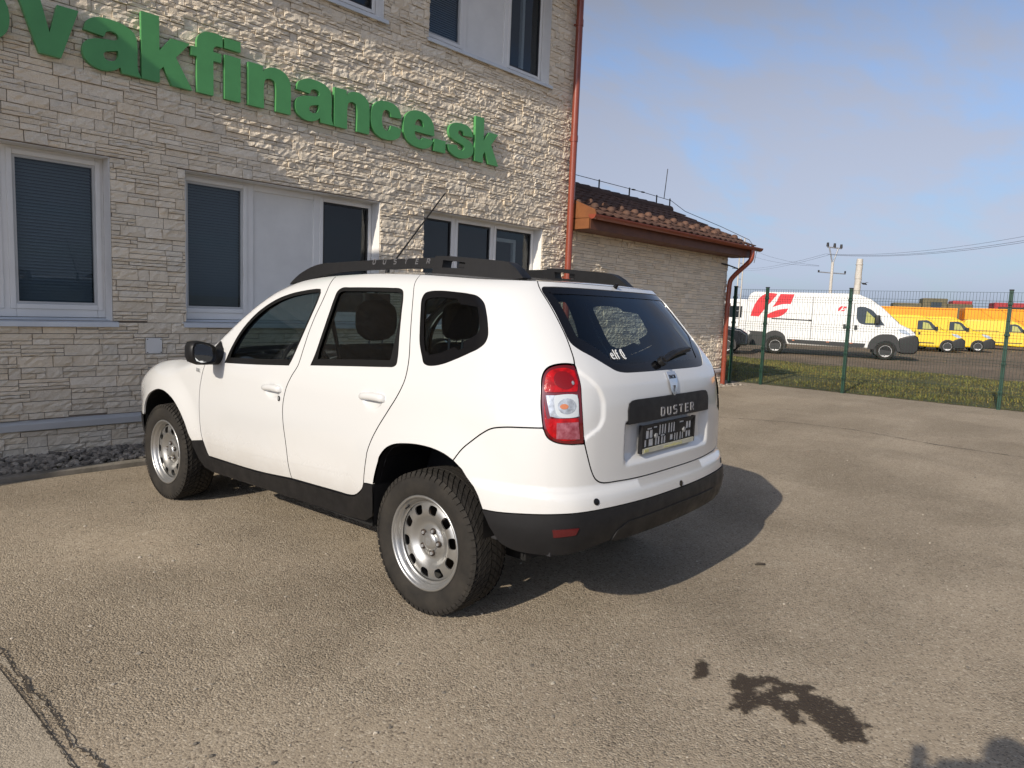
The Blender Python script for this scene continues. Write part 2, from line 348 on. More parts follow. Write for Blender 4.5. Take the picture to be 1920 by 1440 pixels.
def stain_mat():
    m=bpy.data.materials.new('wet_dark_stain'); m.use_nodes=True; nt=m.node_tree; N=nt.nodes; L=nt.links.new; b=N['Principled BSDF']; b.inputs['Roughness'].default_value=.62; b.inputs['Specular IOR Level'].default_value=.3
    tc=N.new('ShaderNodeTexCoord'); at=N.new('ShaderNodeAttribute'); at.attribute_name='edge'
    n=N.new('ShaderNodeTexNoise'); n.inputs['Scale'].default_value=34; n.inputs['Detail'].default_value=7; n.inputs['Roughness'].default_value=.65; L(tc.outputs['Object'],n.inputs['Vector'])
    ma=N.new('ShaderNodeMath'); ma.operation='MULTIPLY_ADD'; L(n.outputs['Fac'],ma.inputs[0]); ma.inputs[1].default_value=.085; ma.inputs[2].default_value=-.037
    ad=N.new('ShaderNodeMath'); L(ma.outputs[0],ad.inputs[0]); L(at.outputs['Fac'],ad.inputs[1])
    mr=N.new('ShaderNodeMapRange'); mr.interpolation_type='SMOOTHSTEP'; mr.inputs['From Min'].default_value=-.002; mr.inputs['From Max'].default_value=.026; mr.inputs['To Max'].default_value=.94; L(ad.outputs[0],mr.inputs['Value'])
    vo=N.new('ShaderNodeTexVoronoi'); vo.inputs['Scale'].default_value=130; L(tc.outputs['Object'],vo.inputs['Vector']); sp=N.new('ShaderNodeSeparateColor'); L(vo.outputs['Color'],sp.inputs[0])
    m2=N.new('ShaderNodeMapRange'); m2.inputs['From Min'].default_value=.9; L(sp.outputs[0],m2.inputs['Value'])
    mx=N.new('ShaderNodeMixRGB'); L(m2.outputs[0],mx.inputs[0]); mx.inputs[1].default_value=(.062,.045,.030,1); mx.inputs[2].default_value=(.17,.14,.10,1); L(mx.outputs[0],b.inputs['Base Color'])
    bp=N.new('ShaderNodeBump'); bp.inputs['Strength'].default_value=.8; bp.inputs['Distance'].default_value=.008; L(vo.outputs['Distance'],bp.inputs['Height']); bp.invert=True; L(bp.outputs[0],b.inputs['Normal'])
    t=N.new('ShaderNodeBsdfTransparent'); ms=N.new('ShaderNodeMixShader'); L(mr.outputs[0],ms.inputs[0]); L(t.outputs[0],ms.inputs[1]); L(b.outputs[0],ms.inputs[2]); L(ms.outputs[0],N['Material Output'].inputs[0]); return m

def dusty(m):
    # road dust low on the body
    nt=m.node_tree; N=nt.nodes; L=nt.links.new; b=N['Principled BSDF']; tc=N.new('ShaderNodeTexCoord'); sp=N.new('ShaderNodeSeparateXYZ'); L(tc.outputs['Object'],sp.inputs[0])
    mr=N.new('ShaderNodeMapRange'); mr.interpolation_type='SMOOTHSTEP'; mr.inputs['From Min'].default_value=.80; mr.inputs['From Max'].default_value=.38; mr.inputs['To Min'].default_value=0; mr.inputs['To Max'].default_value=.34; L(sp.outputs[2],mr.inputs['Value'])
    n=N.new('ShaderNodeTexNoise'); n.inputs['Scale'].default_value=7; n.inputs['Detail'].default_value=8; n.inputs['Roughness'].default_value=.65; L(tc.outputs['Object'],n.inputs['Vector'])
    mu=N.new('ShaderNodeMath'); mu.operation='MULTIPLY'; L(mr.outputs[0],mu.inputs[0]); L(n.outputs['Fac'],mu.inputs[1])
    mx=N.new('ShaderNodeMixRGB'); L(mu.outputs[0],mx.inputs[0]); mx.inputs[1].default_value=b.inputs['Base Color'].default_value; mx.inputs[2].default_value=(.30,.24,.17,1); L(mx.outputs[0],b.inputs['Base Color'])
    rr=N.new('ShaderNodeMapRange'); rr.inputs['To Min'].default_value=.22; rr.inputs['To Max'].default_value=.75; L(mu.outputs[0],rr.inputs['Value']); L(rr.outputs[0],b.inputs['Roughness'])
    cr=N.new('ShaderNodeMapRange'); cr.inputs['To Min'].default_value=1; cr.inputs['To Max'].default_value=0; L(mu.outputs[0],cr.inputs['Value']); L(cr.outputs[0],b.inputs['Coat Weight'])
dusty(M['paint'])
M['lamp_bowl']=mat('lamp_bowl_red',(.17,.002,.004),.1,coat=.6,spec=.4)
# ------------------------------------------------------------------ ground
def ground_mat(name,c1,c2,dark,light,peb=125,bump=.62,mott=.7,rough=.92,bd=.012):
    m=bpy.data.materials.new(name); m.use_nodes=True; nt=m.node_tree; N=nt.nodes; L=nt.links.new; b=N['Principled BSDF']
    b.inputs['Roughness'].default_value=rough; b.inputs['Specular IOR Level'].default_value=.25
    tc=N.new('ShaderNodeTexCoord')
    def noise(s,d=6,r=.6,dist=0):
        n=N.new('ShaderNodeTexNoise'); n.inputs['Scale'].default_value=s; n.inputs['Detail'].default_value=d; n.inputs['Roughness'].default_value=r; n.inputs['Distortion'].default_value=dist; L(tc.outputs['Object'],n.inputs['Vector']); return n.outputs['Fac']
    def rng_(v,a,b_,c=0,d=1):
        q=N.new('ShaderNodeMapRange'); q.inputs['From Min'].default_value=a; q.inputs['From Max'].default_value=b_; q.inputs['To Min'].default_value=c; q.inputs['To Max'].default_value=d; L(v,q.inputs['Value']); return q.outputs[0]
    def mix(f,a,b_):
        q=N.new('ShaderNodeMixRGB'); 
        if isinstance(f,float): q.inputs[0].default_value=f
        else: L(f,q.inputs[0])
        for i,c in ((1,a),(2,b_)):
            if isinstance(c,tuple): q.inputs[i].default_value=(*c,1)
            else: L(c,q.inputs[i])
        return q.outputs[0]
    base=mix(rng_(noise(mott,7,.62,.3),.33,.67),c1,c2)
    base=mix(rng_(noise(2.6,8,.65,.2),.52,.80,0,.22),base,dark)
    base=mix(rng_(noise(3.7,8,.7,.4),.55,.8,0,.35),base,light)
    mp=N.new('ShaderNodeMapping'); mp.inputs['Scale'].default_value=(.22,1.5,1); mp.inputs['Rotation'].default_value=(0,0,R_(8)); L(tc.outputs['Object'],mp.inputs[0]); ns=N.new('ShaderNodeTexNoise'); ns.inputs['Scale'].default_value=.9; ns.inputs['Detail'].default_value=9; ns.inputs['Roughness'].default_value=.7; L(mp.outputs[0],ns.inputs['Vector'])
    base=mix(rng_(ns.outputs['Fac'],.52,.72,0,.20),base,light); base=mix(rng_(ns.outputs['Fac'],.48,.28,0,.16),base,dark)
    vo=N.new('ShaderNodeTexVoronoi'); vo.inputs['Scale'].default_value=peb; L(tc.outputs['Object'],vo.inputs['Vector'])
    sp=N.new('ShaderNodeSeparateColor'); L(vo.outputs['Color'],sp.inputs[0])
    base=mix(rng_(sp.outputs[0],.78,1.0,0,.60),base,light)
    base=mix(rng_(sp.outputs[1],.72,1.0,0,.80),base,dark)
    v2=N.new('ShaderNodeTexVoronoi'); v2.inputs['Scale'].default_value=peb*.38; L(tc.outputs['Object'],v2.inputs['Vector'])
    s2=N.new('ShaderNodeSeparateColor'); L(v2.outputs['Color'],s2.inputs[0])
    base=mix(rng_(s2.outputs[0],.95,1.0,0,.30),base,light)
    L(base,b.inputs['Base Color'])
    # relief: pebbles, pits, grain
    ad=N.new('ShaderNodeMath'); ad.operation='MULTIPLY_ADD'; L(vo.outputs['Distance'],ad.inputs[0]); ad.inputs[1].default_value=-1.5; L(noise(peb*2.4,3,.6),ad.inputs[2])
    a2=N.new('ShaderNodeMath'); a2.operation='MULTIPLY_ADD'; L(v2.outputs['Distance'],a2.inputs[0]); a2.inputs[1].default_value=-.6; L(ad.outputs[0],a2.inputs[2])
    # rougher and smoother areas
    wr=rng_(noise(.75,6,.6,.3),.38,.60,.40,1.25)
    st=N.new('ShaderNodeMath'); st.operation='MULTIPLY'; st.inputs[1].default_value=bump; L(wr,st.inputs[0])
    bp=N.new('ShaderNodeBump'); bp.inputs['Distance'].default_value=bd; L(st.outputs[0],bp.inputs['Strength']); L(a2.outputs[0],bp.inputs['Height']); L(bp.outputs[0],b.inputs['Normal'])
    return m
M['asphalt']=ground_mat('worn_asphalt',(.375,.312,.230),(.335,.277,.202),(.125,.10,.075),(.56,.49,.385))
M['slab']=ground_mat('smooth_concrete',(.40,.345,.265),(.35,.30,.23),(.2,.17,.13),(.48,.42,.33),peb=150,bump=.35)
M['dirt']=ground_mat('brown_dirt_yard',(.22,.165,.115),(.17,.13,.092),(.10,.078,.055),(.32,.26,.19),peb=40,bump=.8,mott=.25,bd=.03)
M['field']=ground_mat('far_field',(.16,.14,.075),(.13,.12,.06),(.08,.07,.04),(.22,.19,.12),peb=10,bump=.5,mott=.02,bd=.1)
M['soil']=ground_mat('mossy_soil',(.120,.115,.045),(.095,.098,.034),(.05,.045,.02),(.19,.16,.08),peb=60,bump=.8,mott=.9,bd=.03)
M['grass']=mat('short_olive_grass',(.120,.135,.030),.85,col2=(.170,.160,.05),vscale=.8,tint=True)
M['pebble']=mat('grey_pebble',(.34,.31,.27),.8,tint=True,bump=.3,bscale=120)
M['kerb']=mat('old_concrete_kerb',(.24,.215,.18),.9,col2=(.12,.11,.085),vscale=6,bump=.6,bscale=60)
M['wet']=stain_mat()
M['crack']=mat('crack_dark',(.055,.045,.035),1.0)
def sheet(name,poly,z,m,kind='structure',grid=None):
    pts,tri,_=tri2d(poly,(),grid)
    o=MB().add([(x,y,z) for x,y in pts],[tuple(t) for t in tri]).build(name,m,fix=False); tag(o,kind=kind); return o
sheet('ground',[(-900,-1500),(2500,-1500),(2500,1800),(-900,1800)],-.006,M['field'])
def edge_noise(P,step,amp,seed):
    r=np.random.default_rng(seed); D=densify(P,step); return [(x+r.normal(0,amp),y+r.normal(0,amp)) for x,y in D]
fx=lambda y: 12.05+.0524*(y-1.6)
sheet('asphalt',[(-30,-40),(fx(-40)+.12,-40)]+[(fx(y)+.10+NR.normal(0,.035),y) for y in np.arange(-14,4.4,.18)]+[(12,4.6),(12,12),(-30,12)],0,M['asphalt'])
sheet('yard_track',[(fx(-60)+.06,-60),(150,-60),(150,70),(11,70),(11,4.7),(fx(4.4)+.06,4.4)],-.002,M['dirt'])
gb=[(20.6+.12*y+NR.normal(0,.22)+.5*math.sin(y*.9),y) for y in np.arange(-13,13,.35)]
GR=[(fx(-13)+.08,-13)]+gb+[(11.4,13),(11.4,4.7),(fx(4.2)+.08,4.2)]
sheet('grass_verge',GR,.004,M['soil'])
# concrete patch in the near left corner, broken edge along a crack
EDGE=[(-2.37,-.46),(-2.29,-.60),(-2.22,-.66),(-2.21,-.78),(-2.14,-.86),(-2.16,-.97),(-2.06,-1.06),(-2.05,-1.16),(-1.98,-1.28)]
def P_(u,v):
    d=_f*FPX+_r2*(u-960)-_u2*(v-720); t=-CAM[2]/d[2]; return (float(CAM[0]+t*d[0]),float(CAM[1]+t*d[1]))
C1=[P_(*q) for q in [(-60,1180),(2,1222),(16,1240),(26,1262),(44,1275),(54,1300),(88,1318),(90,1330),(106,1348),(124,1384),(130,1402),(152,1408),(176,1425),(200,1446),(240,1490)]]
C2=[P_(*q) for q in [(-60,1205),(0,1258),(30,1290),(50,1318),(72,1348),(90,1378),(110,1402),(122,1422),(138,1446),(170,1490)]]
far=[P_(300,1640),P_(-400,1700),P_(-500,1250)]
sheet('concrete_patch',edge_noise(C1,.02,.006,3)[:-1]+far,.004,M['slab'])
def crack(name,line,w0,seed,z,h=.0):
    r=np.random.default_rng(seed); D=densify(line,.012,False); D=[(x+r.normal(0,.0035),y+r.normal(0,.0035)) for x,y in D]
    A=[];B=[]
    for i,(x,y) in enumerate(D):
        a=np.array(D[max(i-1,0)]);b=np.array(D[min(i+1,len(D)-1)]);t=(b-a)/max(np.linalg.norm(b-a),1e-6);n=np.array([-t[1],t[0]])
        w=w0*abs(.55+.6*math.sin(i*.21+seed)*r.random()+r.normal(0,.35))+.0012
        A.append((x+n[0]*w,y+n[1]*w,z));B.append((x-n[0]*w*.8,y-n[1]*w*.8,z))
    v=A+B;k=len(A); o=MB().add(v,[(i,i+1,k+i+1,k+i) for i in range(k-1)]).build(name,M['crack'],fix=False); tag(o,kind='structure')
crack('pavement_crack',C1,.0042,2,.008); crack('pavement_crack',C2,.0022,5,.008)
crack('pavement_crack',[P_(*q) for q in [(1345,782),(1480,792),(1600,806),(1760,835),(1920,858)]],.012,8,.004)
# wet stain, traced outline with holes, broken up at its rim
def W8(l): return [P_(x/2.6667+1200,y/2.6667+1160) for x,y in l]
def fractal(P,amp,seed,step=.012):
    r=np.random.default_rng(seed); D=np.array(densify(P,step)); n=len(D); k=np.zeros((n,2))
    for w,a in ((2,.25),(4,.5),(9,1.)):
        q=r.normal(0,1,(n,2)); ker=np.hanning(n//max(6,n//(30//w+2))+3); ker/=np.sqrt((ker**2).sum())
        for c in (0,1): k[:,c]+=a*.5*np.convolve(np.r_[q[:,c],q[:,c],q[:,c]],ker,'same')[n:2*n]
    k+=r.normal(0,.45,(n,2)); return [tuple(q) for q in D+amp*k]
ST1=W8([(285,208),(325,210),(352,240),(352,270),(325,300),(290,305),(262,315),(255,295),(270,270),(258,250),(280,235)])
ST2=W8([(450,300),(490,270),(545,295),(580,300),(600,285),(690,295),(715,320),(780,325),(800,335),(845,320),(875,345),(850,375),(950,400),(965,425),(1050,450),(1085,490),(1100,520),(1170,548),(1120,555),(1150,600),(1140,635),(1060,625),(1010,630),(940,590),(930,560),(880,530),(835,490),(790,460),(815,500),(830,535),(760,535),(720,500),(700,470),(640,445),(590,440),(555,480),(510,485),(500,460),(420,460),(440,435),(470,420),(450,390),(500,370),(455,350),(450,325)])
H1=W8([(600,345),(650,330),(690,340),(640,350),(615,370),(585,385),(575,365)]); H2=W8([(700,390),(760,372),(780,395),(765,420),(715,405)])
def stain(name,out,holes,lab,seed):
    A=np.array(out); O=fractal(inset(out,-.012) if area2(out)!=0 else out,.007,seed,.010); Hs=[fractal(h,.003,seed+1,.010) for h in holes]
    pts,tri,_=tri2d(O,[],.011,margin=.2)
    d=seg_dist(A,pts)*np.where(inside(out,pts),1,-1)
    for h in holes: d=np.minimum(d,seg_dist(np.array(h),pts)*np.where(inside(h,pts),-1,1))
    o=MB().add([(x,y,.004) for x,y in pts],[tuple(t) for t in tri]).build(name,M['wet'],fix=False)
    at=o.data.attributes.new('edge','FLOAT','POINT'); at.data.foreach_set('value',d.astype(np.float32)); tag(o,lab,'stain'); return o
stain('wet_stain',ST1,[],'small round dark wet spot on the asphalt left of the larger stain',21)
stain('wet_stain',ST2,[H1,H2],'long ragged dark wet stain across the asphalt in front of the photographer',33)
lf=P_(1425,1060); b=MB(); b.tube([(lf[0]-.03,lf[1]+.02,.006),(lf[0]-.006,lf[1]+.006,.010),(lf[0]+.02,lf[1]-.02,.009),(lf[0]+.03,lf[1]-.02,.005)],[.003,.008,.007,.002],6)
tag(b.build('dry_leaf',M['crack']),'small dark curled leaf lying on the asphalt behind the car','leaf')
def grit(n=5200):
    bm=bmesh.new(); bmesh.ops.create_icosphere(bm,subdivisions=1,radius=1); iv=np.array([v.co for v in bm.verts]); it=np.array([[v.index for v in f.verts] for f in bm.faces]); bm.free(); V=[];F=[];T=[]
    for i in range(n):
        d=1.2+9*NR.random()**1.6; a=YAW+NR.uniform(-.72,.72); x,y=CAM[0]+d*math.sin(a),CAM[1]+d*math.cos(a)
        if y>3.7: continue
        s=NR.uniform(.0016,.0045)*(1+1.2*(NR.random()<.06))*np.array([1.2,.9,.65]); V+=(iv*(1+NR.normal(0,.15,iv.shape))*s+[x,y,s[2]*.4]).tolist(); F+=(it+len(T)).tolist(); t=NR.uniform(.3,1.5); T+=[(t,t*.97,t*.9,1)]*len(iv)
    me=bpy.data.meshes.new('grit'); me.from_pydata(V,[],F); me.materials.append(M['pebble']); at=me.color_attributes.new('tint','FLOAT_COLOR','POINT'); at.data.foreach_set('color',np.array(T,dtype=np.float32).ravel()); tag(link(bpy.data.objects.new('loose_grit',me)),kind='stuff')
grit()
# grass blades
def grass(n=42000):
    P=np.array(GR); x0,y0=P.min(0);x1,y1=P.max(0)
    q=NR.uniform(0,1,(n*2,2))*[x1-x0,y1-y0]+[x0,y0]; q=q[inside(P,q)]
    cl=np.sin(q[:,0]*1.3+2*np.sin(q[:,1]*.7))*np.sin(q[:,1]*1.1+1.5*np.sin(q[:,0]*.9)); keep=NR.random(len(q))<.62+.45*cl; q=q[keep][:n]; m=len(q)
    h=NR.uniform(.022,.06,m)*(.6+.8*(.5+.5*cl[keep][:n])); w=NR.uniform(.006,.013,m); a=NR.uniform(0,6.28,m); l=NR.uniform(-.05,.05,(m,2)); 
    v=np.zeros((m,3,3)); v[:,0,:2]=q+np.stack([np.cos(a),np.sin(a)],1)*w[:,None]; v[:,1,:2]=q-np.stack([np.cos(a),np.sin(a)],1)*w[:,None]; v[:,2,:2]=q+l; v[:,2,2]=h; v[:,:2,2]=.003
    me=bpy.data.meshes.new('grass'); me.from_pydata(v.reshape(-1,3).tolist(),[],np.arange(m*3).reshape(-1,3).tolist()); me.materials.append(M['grass'])
    at=me.color_attributes.new('tint','FLOAT_COLOR','POINT'); t=NR.uniform(.55,1.5,m); tt=np.stack([t*NR.uniform(.85,1.35,m),t,t*NR.uniform(.7,1.2,m),np.ones(m)],1); at.data.foreach_set('color',np.repeat(tt,3,0).ravel().astype(np.float32))
    o=link(bpy.data.objects.new('grass',me)); tag(o,kind='stuff')
grass()

# ------------------------------------------------------------------ buildings (local frame: u along the facade, y into the building, z up)
OB=(0,4.4374,0); RB=R_(-3)
def put(o): o.location=OB; o.rotation_euler=(0,0,RB); return o
def b2w(u,y,z=0):
    c,s=math.cos(RB),math.sin(RB); return (OB[0]+c*u-s*y,OB[1]+s*u+c*y,z)
main=put(thing('main_building','two storey office building clad in cream stacked stone with white windows','building'))
annex=put(thing('low_annex','low stone clad annex with brown tiled roof and red gutter beside the office','building'))
UC=5.87; ZT_=6.45
WIN=[(-2.87,-.53),(.114,2.364),(3.028,5.288)]
OPEN=[(a,b_,1.19,2.615) for a,b_ in WIN]+[(a,b_,4.655,6.08) for a,b_ in WIN]
def rects_minus(r,holes,eps=.012):
    out=[r]
    for h in holes:
        nx=[]
        for a,b_,c,d in out:
            ha,hb,hc,hd=h
            if b_<=ha or a>=hb or d<=hc or c>=hd: nx.append((a,b_,c,d)); continue
            if c<hc: nx.append((a,b_,c,hc))
            if d>hd: nx.append((a,b_,hd,d))
            lo,hi=max(c,hc),min(d,hd)
            if a<ha: nx.append((a,ha,lo,hi))
            if b_>hb: nx.append((hb,b_,lo,hi))
        out=nx
    return [q for q in out if q[1]-q[0]>eps and q[3]-q[2]>eps]
def stone_cells(u0,u1,z0,z1,seed,holes):
    r=random.Random(seed); H=.097; cells=[]; z=z0
    while z<z1-.01:
        zz=min(z+H*r.uniform(.96,1.04),z1); u=u0-r.uniform(0,.3)
        while u<u1:
            w=r.uniform(.16,.50); a,b_=max(u,u0),min(u+w,u1); u+=w
            if b_-a<.03: continue
            k=r.random(); h=zz-z; sub=[]
            def split(a,b_,c,d,mn,mx):
                q=a
                while q<b_-.01:
                    ww=r.uniform(mn,mx); e=min(q+ww,b_)
                    if b_-e<.05: e=b_
                    sub.append((q,e,c,d)); q=e
            if k<.30: split(a,b_,z,zz,.14,.40)
            elif k<.68:
                m=z+h*r.uniform(.35,.65); split(a,b_,z,m,.10,.34); split(a,b_,m,zz,.10,.34)
            elif k<.88:
                m=z+h*r.uniform(.28,.38);n=z+h*r.uniform(.62,.72); split(a,b_,z,m,.12,.4); split(a,b_,m,n,.12,.4); split(a,b_,n,zz,.12,.4)
            else:
                t=a+(b_-a)*r.uniform(.25,.45); m=z+h*r.uniform(.4,.6); split(a,t,z,zz,.1,.3); split(t,b_,z,m,.1,.3); split(t,b_,m,zz,.1,.3)
            for c in sub: cells+=rects_minus(c,holes)
        z=zz
    return cells
def hnoise(x,y,s):
    return (np.sin(x*s*1.0+1.7*np.sin(y*s*.83+x*2.1))+np.sin(y*s*1.27-x*s*.41+2.3*np.sin(x*s*.6))+.6*np.sin((x+y)*s*2.3+1.1*np.sin(y*s*1.9)))/2.6
def stone_mesh(cells,seed):
    r=np.random.default_rng(seed); V=[];F=[];T=[];k=0
    for a,b_,c,d in cells:
        g=.0027; a+=g;b_-=g;c+=g;d-=g
        if b_-a<.008 or d-c<.008: continue
        nx=int(min(8,max(2,round((b_-a)/.034)))); nz=int(min(4,max(2,round((d-c)/.026))))
        U,Z=np.meshgrid(np.linspace(a,b_,nx+1),np.linspace(c,d,nz+1)); pro=r.uniform(.003,.024); tl=r.normal(0,.06,2)
        ed=np.minimum(np.minimum(U-a,b_-U),np.minimum(Z-c,d-Z)); o1,o2=r.uniform(0,50,2)
        Y=-(pro+.005*hnoise(U+o1,Z+o2,55)+r.normal(0,.0036,U.shape)+tl[0]*(U-(a+b_)/2)*.35+tl[1]*(Z-(c+d)/2))
        Y=np.where(ed<1e-6,np.minimum(Y+.0035,-.001),np.minimum(Y,-.002))
        n=U.size; t=r.uniform(.90,1.06); tw=r.normal(0,.012); tt=(t*(1+tw),t,t*(1-tw*1.5),1)
        V+=list(zip(U.ravel().tolist(),Y.ravel().tolist(),Z.ravel().tolist())); T+=[tt]*n
        idx=np.arange(n).reshape(nz+1,nx+1)+k
        F+=np.stack([idx[:-1,:-1],idx[:-1,1:],idx[1:,1:],idx[1:,:-1]],-1).reshape(-1,4).tolist()
        per=np.r_[idx[0,:],idx[1:,-1],idx[-1,:-1][::-1],idx[1:-1,0][::-1]]; m=len(per); base=k+n
        fl=per-k; V+=[(U.ravel()[i],.012,Z.ravel()[i]) for i in fl]; T+=[(tt[0]*.9,tt[1]*.9,tt[2]*.9,1)]*m
        F+=[[int(per[(i+1)%m]),int(per[i]),base+i,base+(i+1)%m] for i in range(m)]
        k+=n+m
    me=bpy.data.meshes.new('stone'); me.from_pydata(V,[],F); me.materials.append(M['stone'])
    at=me.color_attributes.new('tint','FLOAT_COLOR','POINT'); at.data.foreach_set('color',np.array(T,dtype=np.float32).ravel()); me.update(); return me
def cladding(parent,u0,u1,z0,z1,seed,holes,nind,focus):
    cells=stone_cells(u0,u1,z0,z1,seed,holes); cu,cy_=-2.745,6.6
    def px(c):
        u=(c[0]+c[1])/2; d2=(u-cu)**2+cy_**2+((c[2]+c[3])/2-1.45)**2; return (c[1]-c[0])*(c[3]-c[2])*cy_/d2**1.5
    vis=[c for c in cells if focus(c)]; vis.sort(key=px,reverse=True); ind=set(vis[:nind])
    for i,c in enumerate(vis[:nind]):
        o=link(bpy.data.objects.new('stone',stone_mesh([c],seed*1000+i))); o.parent=parent
    rest=[c for c in cells if c not in ind]
    o=link(bpy.data.objects.new('stone_cladding',stone_mesh(rest,seed+5))); o.parent=parent; tag(o,kind='stuff')
LEDGE=(-9,12,.262,.352)
cladding(main,-5.0,UC,.02,6.40,1,OPEN+[LEDGE,(-.262,-.113,.888,1.04)],290,lambda c: (c[0]>-1.30 and c[1]<5.85 and c[2]<4.6 and not(c[2]<1.1 and c[0]>.3) and not(3.35<c[2]<3.85 and c[0]<4.2)))
cladding(annex,UC+.02,11.25,.02,2.72,2,[LEDGE],150,lambda c: c[2]>1.2)
def wall_boxes(mb,u0,u1,z0,z1,y0,y1,holes):
    for a,b_,c,d in rects_minus((u0,u1,z0,z1),holes): mb.box(a,b_,y0,y1,c,d)
w=MB(); wall_boxes(w,-5.0,UC,-.1,6.40,.004,.30,OPEN); w.box(-9,UC,9.6,9.9,-.1,6.4); w.box(UC-.3,UC,.30,9.6,-.1,6.4); w.box(-9,-8.7,.3,9.6,-.1,6.4); w.box(-9,-5.0,.004,.3,-.1,6.4)
w.build('wall',M['mortar'],main)
t=MB(); t.box(-9.2,-5.0,-1.36,.0,-.1,6.08); t.build('stair_tower',M['plaster'],main)
t=MB(); t.box(-9.3,-4.96,-1.40,.02,6.083,6.17); t.build('tower_coping',M['grey_metal'],main)
f=MB(); f.box(-4.95,UC-.32,.62,.66,-.1,6.3); f.box(-8.6,UC-.32,.32,9.5,3.0,3.3); f.build('room_back',M['room'],main)
# roof of the office with its overhang
rf=MB(); rf.prism([(-.66,6.47),(-.66,6.56),(5,8.6),(10.6,6.56),(10.6,6.47)],-9.3,UC+.25,lambda a,b_,c:(b_,a,c)); rf.build('roof',M['tile'],main)
sf=MB(); sf.box(-9.3,UC+.25,-.62,-.004,6.405,6.462); sf.build('soffit',M['wood'],main)
def window(parent,a,b_,z0,z1,kind):
    W=b_-a; fy0,fy1=.16,.215
    rv=MB(); rv.box(a,a+.004,.002,.26,z0,z1); rv.box(b_-.004,b_,.002,.26,z0,z1); rv.box(a+.004,b_-.004,.002,.26,z1-.004,z1); rv.box(a+.004,b_-.004,.06,.26,z0,z0+.004); rv.build('window_reveal',M['reveal'],parent)
    if kind=='w1': panes=[(a+.07,a+.70,'b'),(a+.83,a+1.53,'b'),(a+1.655,a+2.27,'b')]
    elif kind=='w3': panes=[(a+.05,a+.60,'d'),(a+.72,a+1.33,'d'),(a+1.45,a+2.19,'t')]
    else: panes=[(a+.072,a+.651,'b'),(a+.766,a+1.471,'p'),(a+1.586,a+2.196,'t' if kind=='u' else 'd')]
    zb,zt=z0+.13,z1-.07
    fr=MB(); xs=[a+.004]; 
    for p0,p1,_ in panes: xs+=[p0,p1]
    xs.append(b_-.004)
    for i in range(0,len(xs),2): fr.box(xs[i],xs[i+1],fy0,fy1,z0+.02,z1-.004)
    for p0,p1,_ in panes: fr.box(p0,p1,fy0+.001,fy1-.001,z0+.02,zb); fr.box(p0,p1,fy0+.001,fy1-.001,zt,z1-.004)
    F=fr.build('window_frame',M['upvc'],parent,bevel=.006)
    # coloured lines of the sash rebates
    for p0,p1,k in panes:
        if k=='p':
            q=MB(); q.box(p0,p1,fy0+.018,fy1-.01,zb,zt); q.build('white_panel',M['white_plastic'],F)
            continue
        s=MB()
        for c in ((p0-.042,p0,zb-.042,zt+.042),(p1,p1+.042,zb-.042,zt+.042),(p0,p1,zb-.042,zb),(p0,p1,zt,zt+.042)): s.box(c[0],c[1],fy0-.012,fy0+.02,c[2],c[3])
        s.build('sash',M['upvc'],F,bevel=.006)
        g=MB()
        for c in ((p0,p0+.022,zb,zt),(p1-.022,p1,zb,zt),(p0+.022,p1-.022,zb,zb+.022),(p0+.022,p1-.022,zt-.022,zt)): g.box(c[0],c[1],fy0+.004,fy0+.03,c[2],c[3])
        g.build('gasket',M['grey_metal'] if k=='b' else M['van_black'],F)
        q=MB(); q.box(p0+.02,p1-.02,fy0+.018,fy0+.024,zb+.02,zt-.02); q.build('pane',M['pane'],F)
        if k=='b':
            bl=MB(); n=int((zt-zb)/.027)
            for i in range(n):
                z=zb+.015+i*.027; y=fy0+.055
                bl.add([(p0+.025,y-.011,z-.004),(p1-.025,y-.011,z-.004),(p1-.025,y+.012,z+.0225),(p0+.025,y+.012,z+.0225)],[(0,1,2,3)])
            bl.build('blind',M['blind'],F,fix=False)
        if k=='t':
            s=MB(); y=fy0+.16
            for c in ((p1-.20,p1-.15,zb+.02,zt-.10),(p0+.05,p1-.20,zt-.15,zt-.10),(p0+.05,p1-.20,zb+.02,zb+.06)): s.box(c[0],c[1],y,y+.05,c[2],c[3])
            s.build('tilted_sash',M['upvc'],F)
    sl=MB(); sl.prism([(-.052,z0-.052),(-.052,z0-.012),(.155,z0+.018),(.155,z0+.004),(-.030,z0-.020),(-.030,z0-.052)],a-.035,b_+.035,lambda x,y,z:(y,x,z)); sl.build('window_sill',M['sill'],parent)
for (a,b_),k in zip(WIN,('w1','w2','w3')): window(main,a,b_,1.19,2.615,k)
for (a,b_),k in zip(WIN,('w2','w2','u')): window(main,a,b_,4.655,6.08,k)
for p_,u0,u1 in ((main,-5.0,UC-.01),(annex,UC+.03,11.28)):
    l=MB(); l.prism([(.012,.352),(-.034,.330),(-.042,.318),(-.042,.268),(-.034,.262),(.012,.262)],u0,u1,lambda x,y,z:(y,x,z)); l.build('plinth_ledge',M['grey_metal'],p_)
cp=MB(); cp.box(-.258,-.117,-.022,.01,.891,1.037); c_=cp.build('cover_plate',M['white_plastic'],main,bevel=.004)
sc=MB()
for u in (-.247,-.128):
    for z in (.903,1.025): sc.lathe([(0,-.026),(.005,-.026),(.005,-.02)],8,axis='y_',c=(0,0,0)) if False else sc.box(u-.004,u+.004,-.025,-.02,z-.004,z+.004)
sc.build('screw',M['dark_metal'],c_)
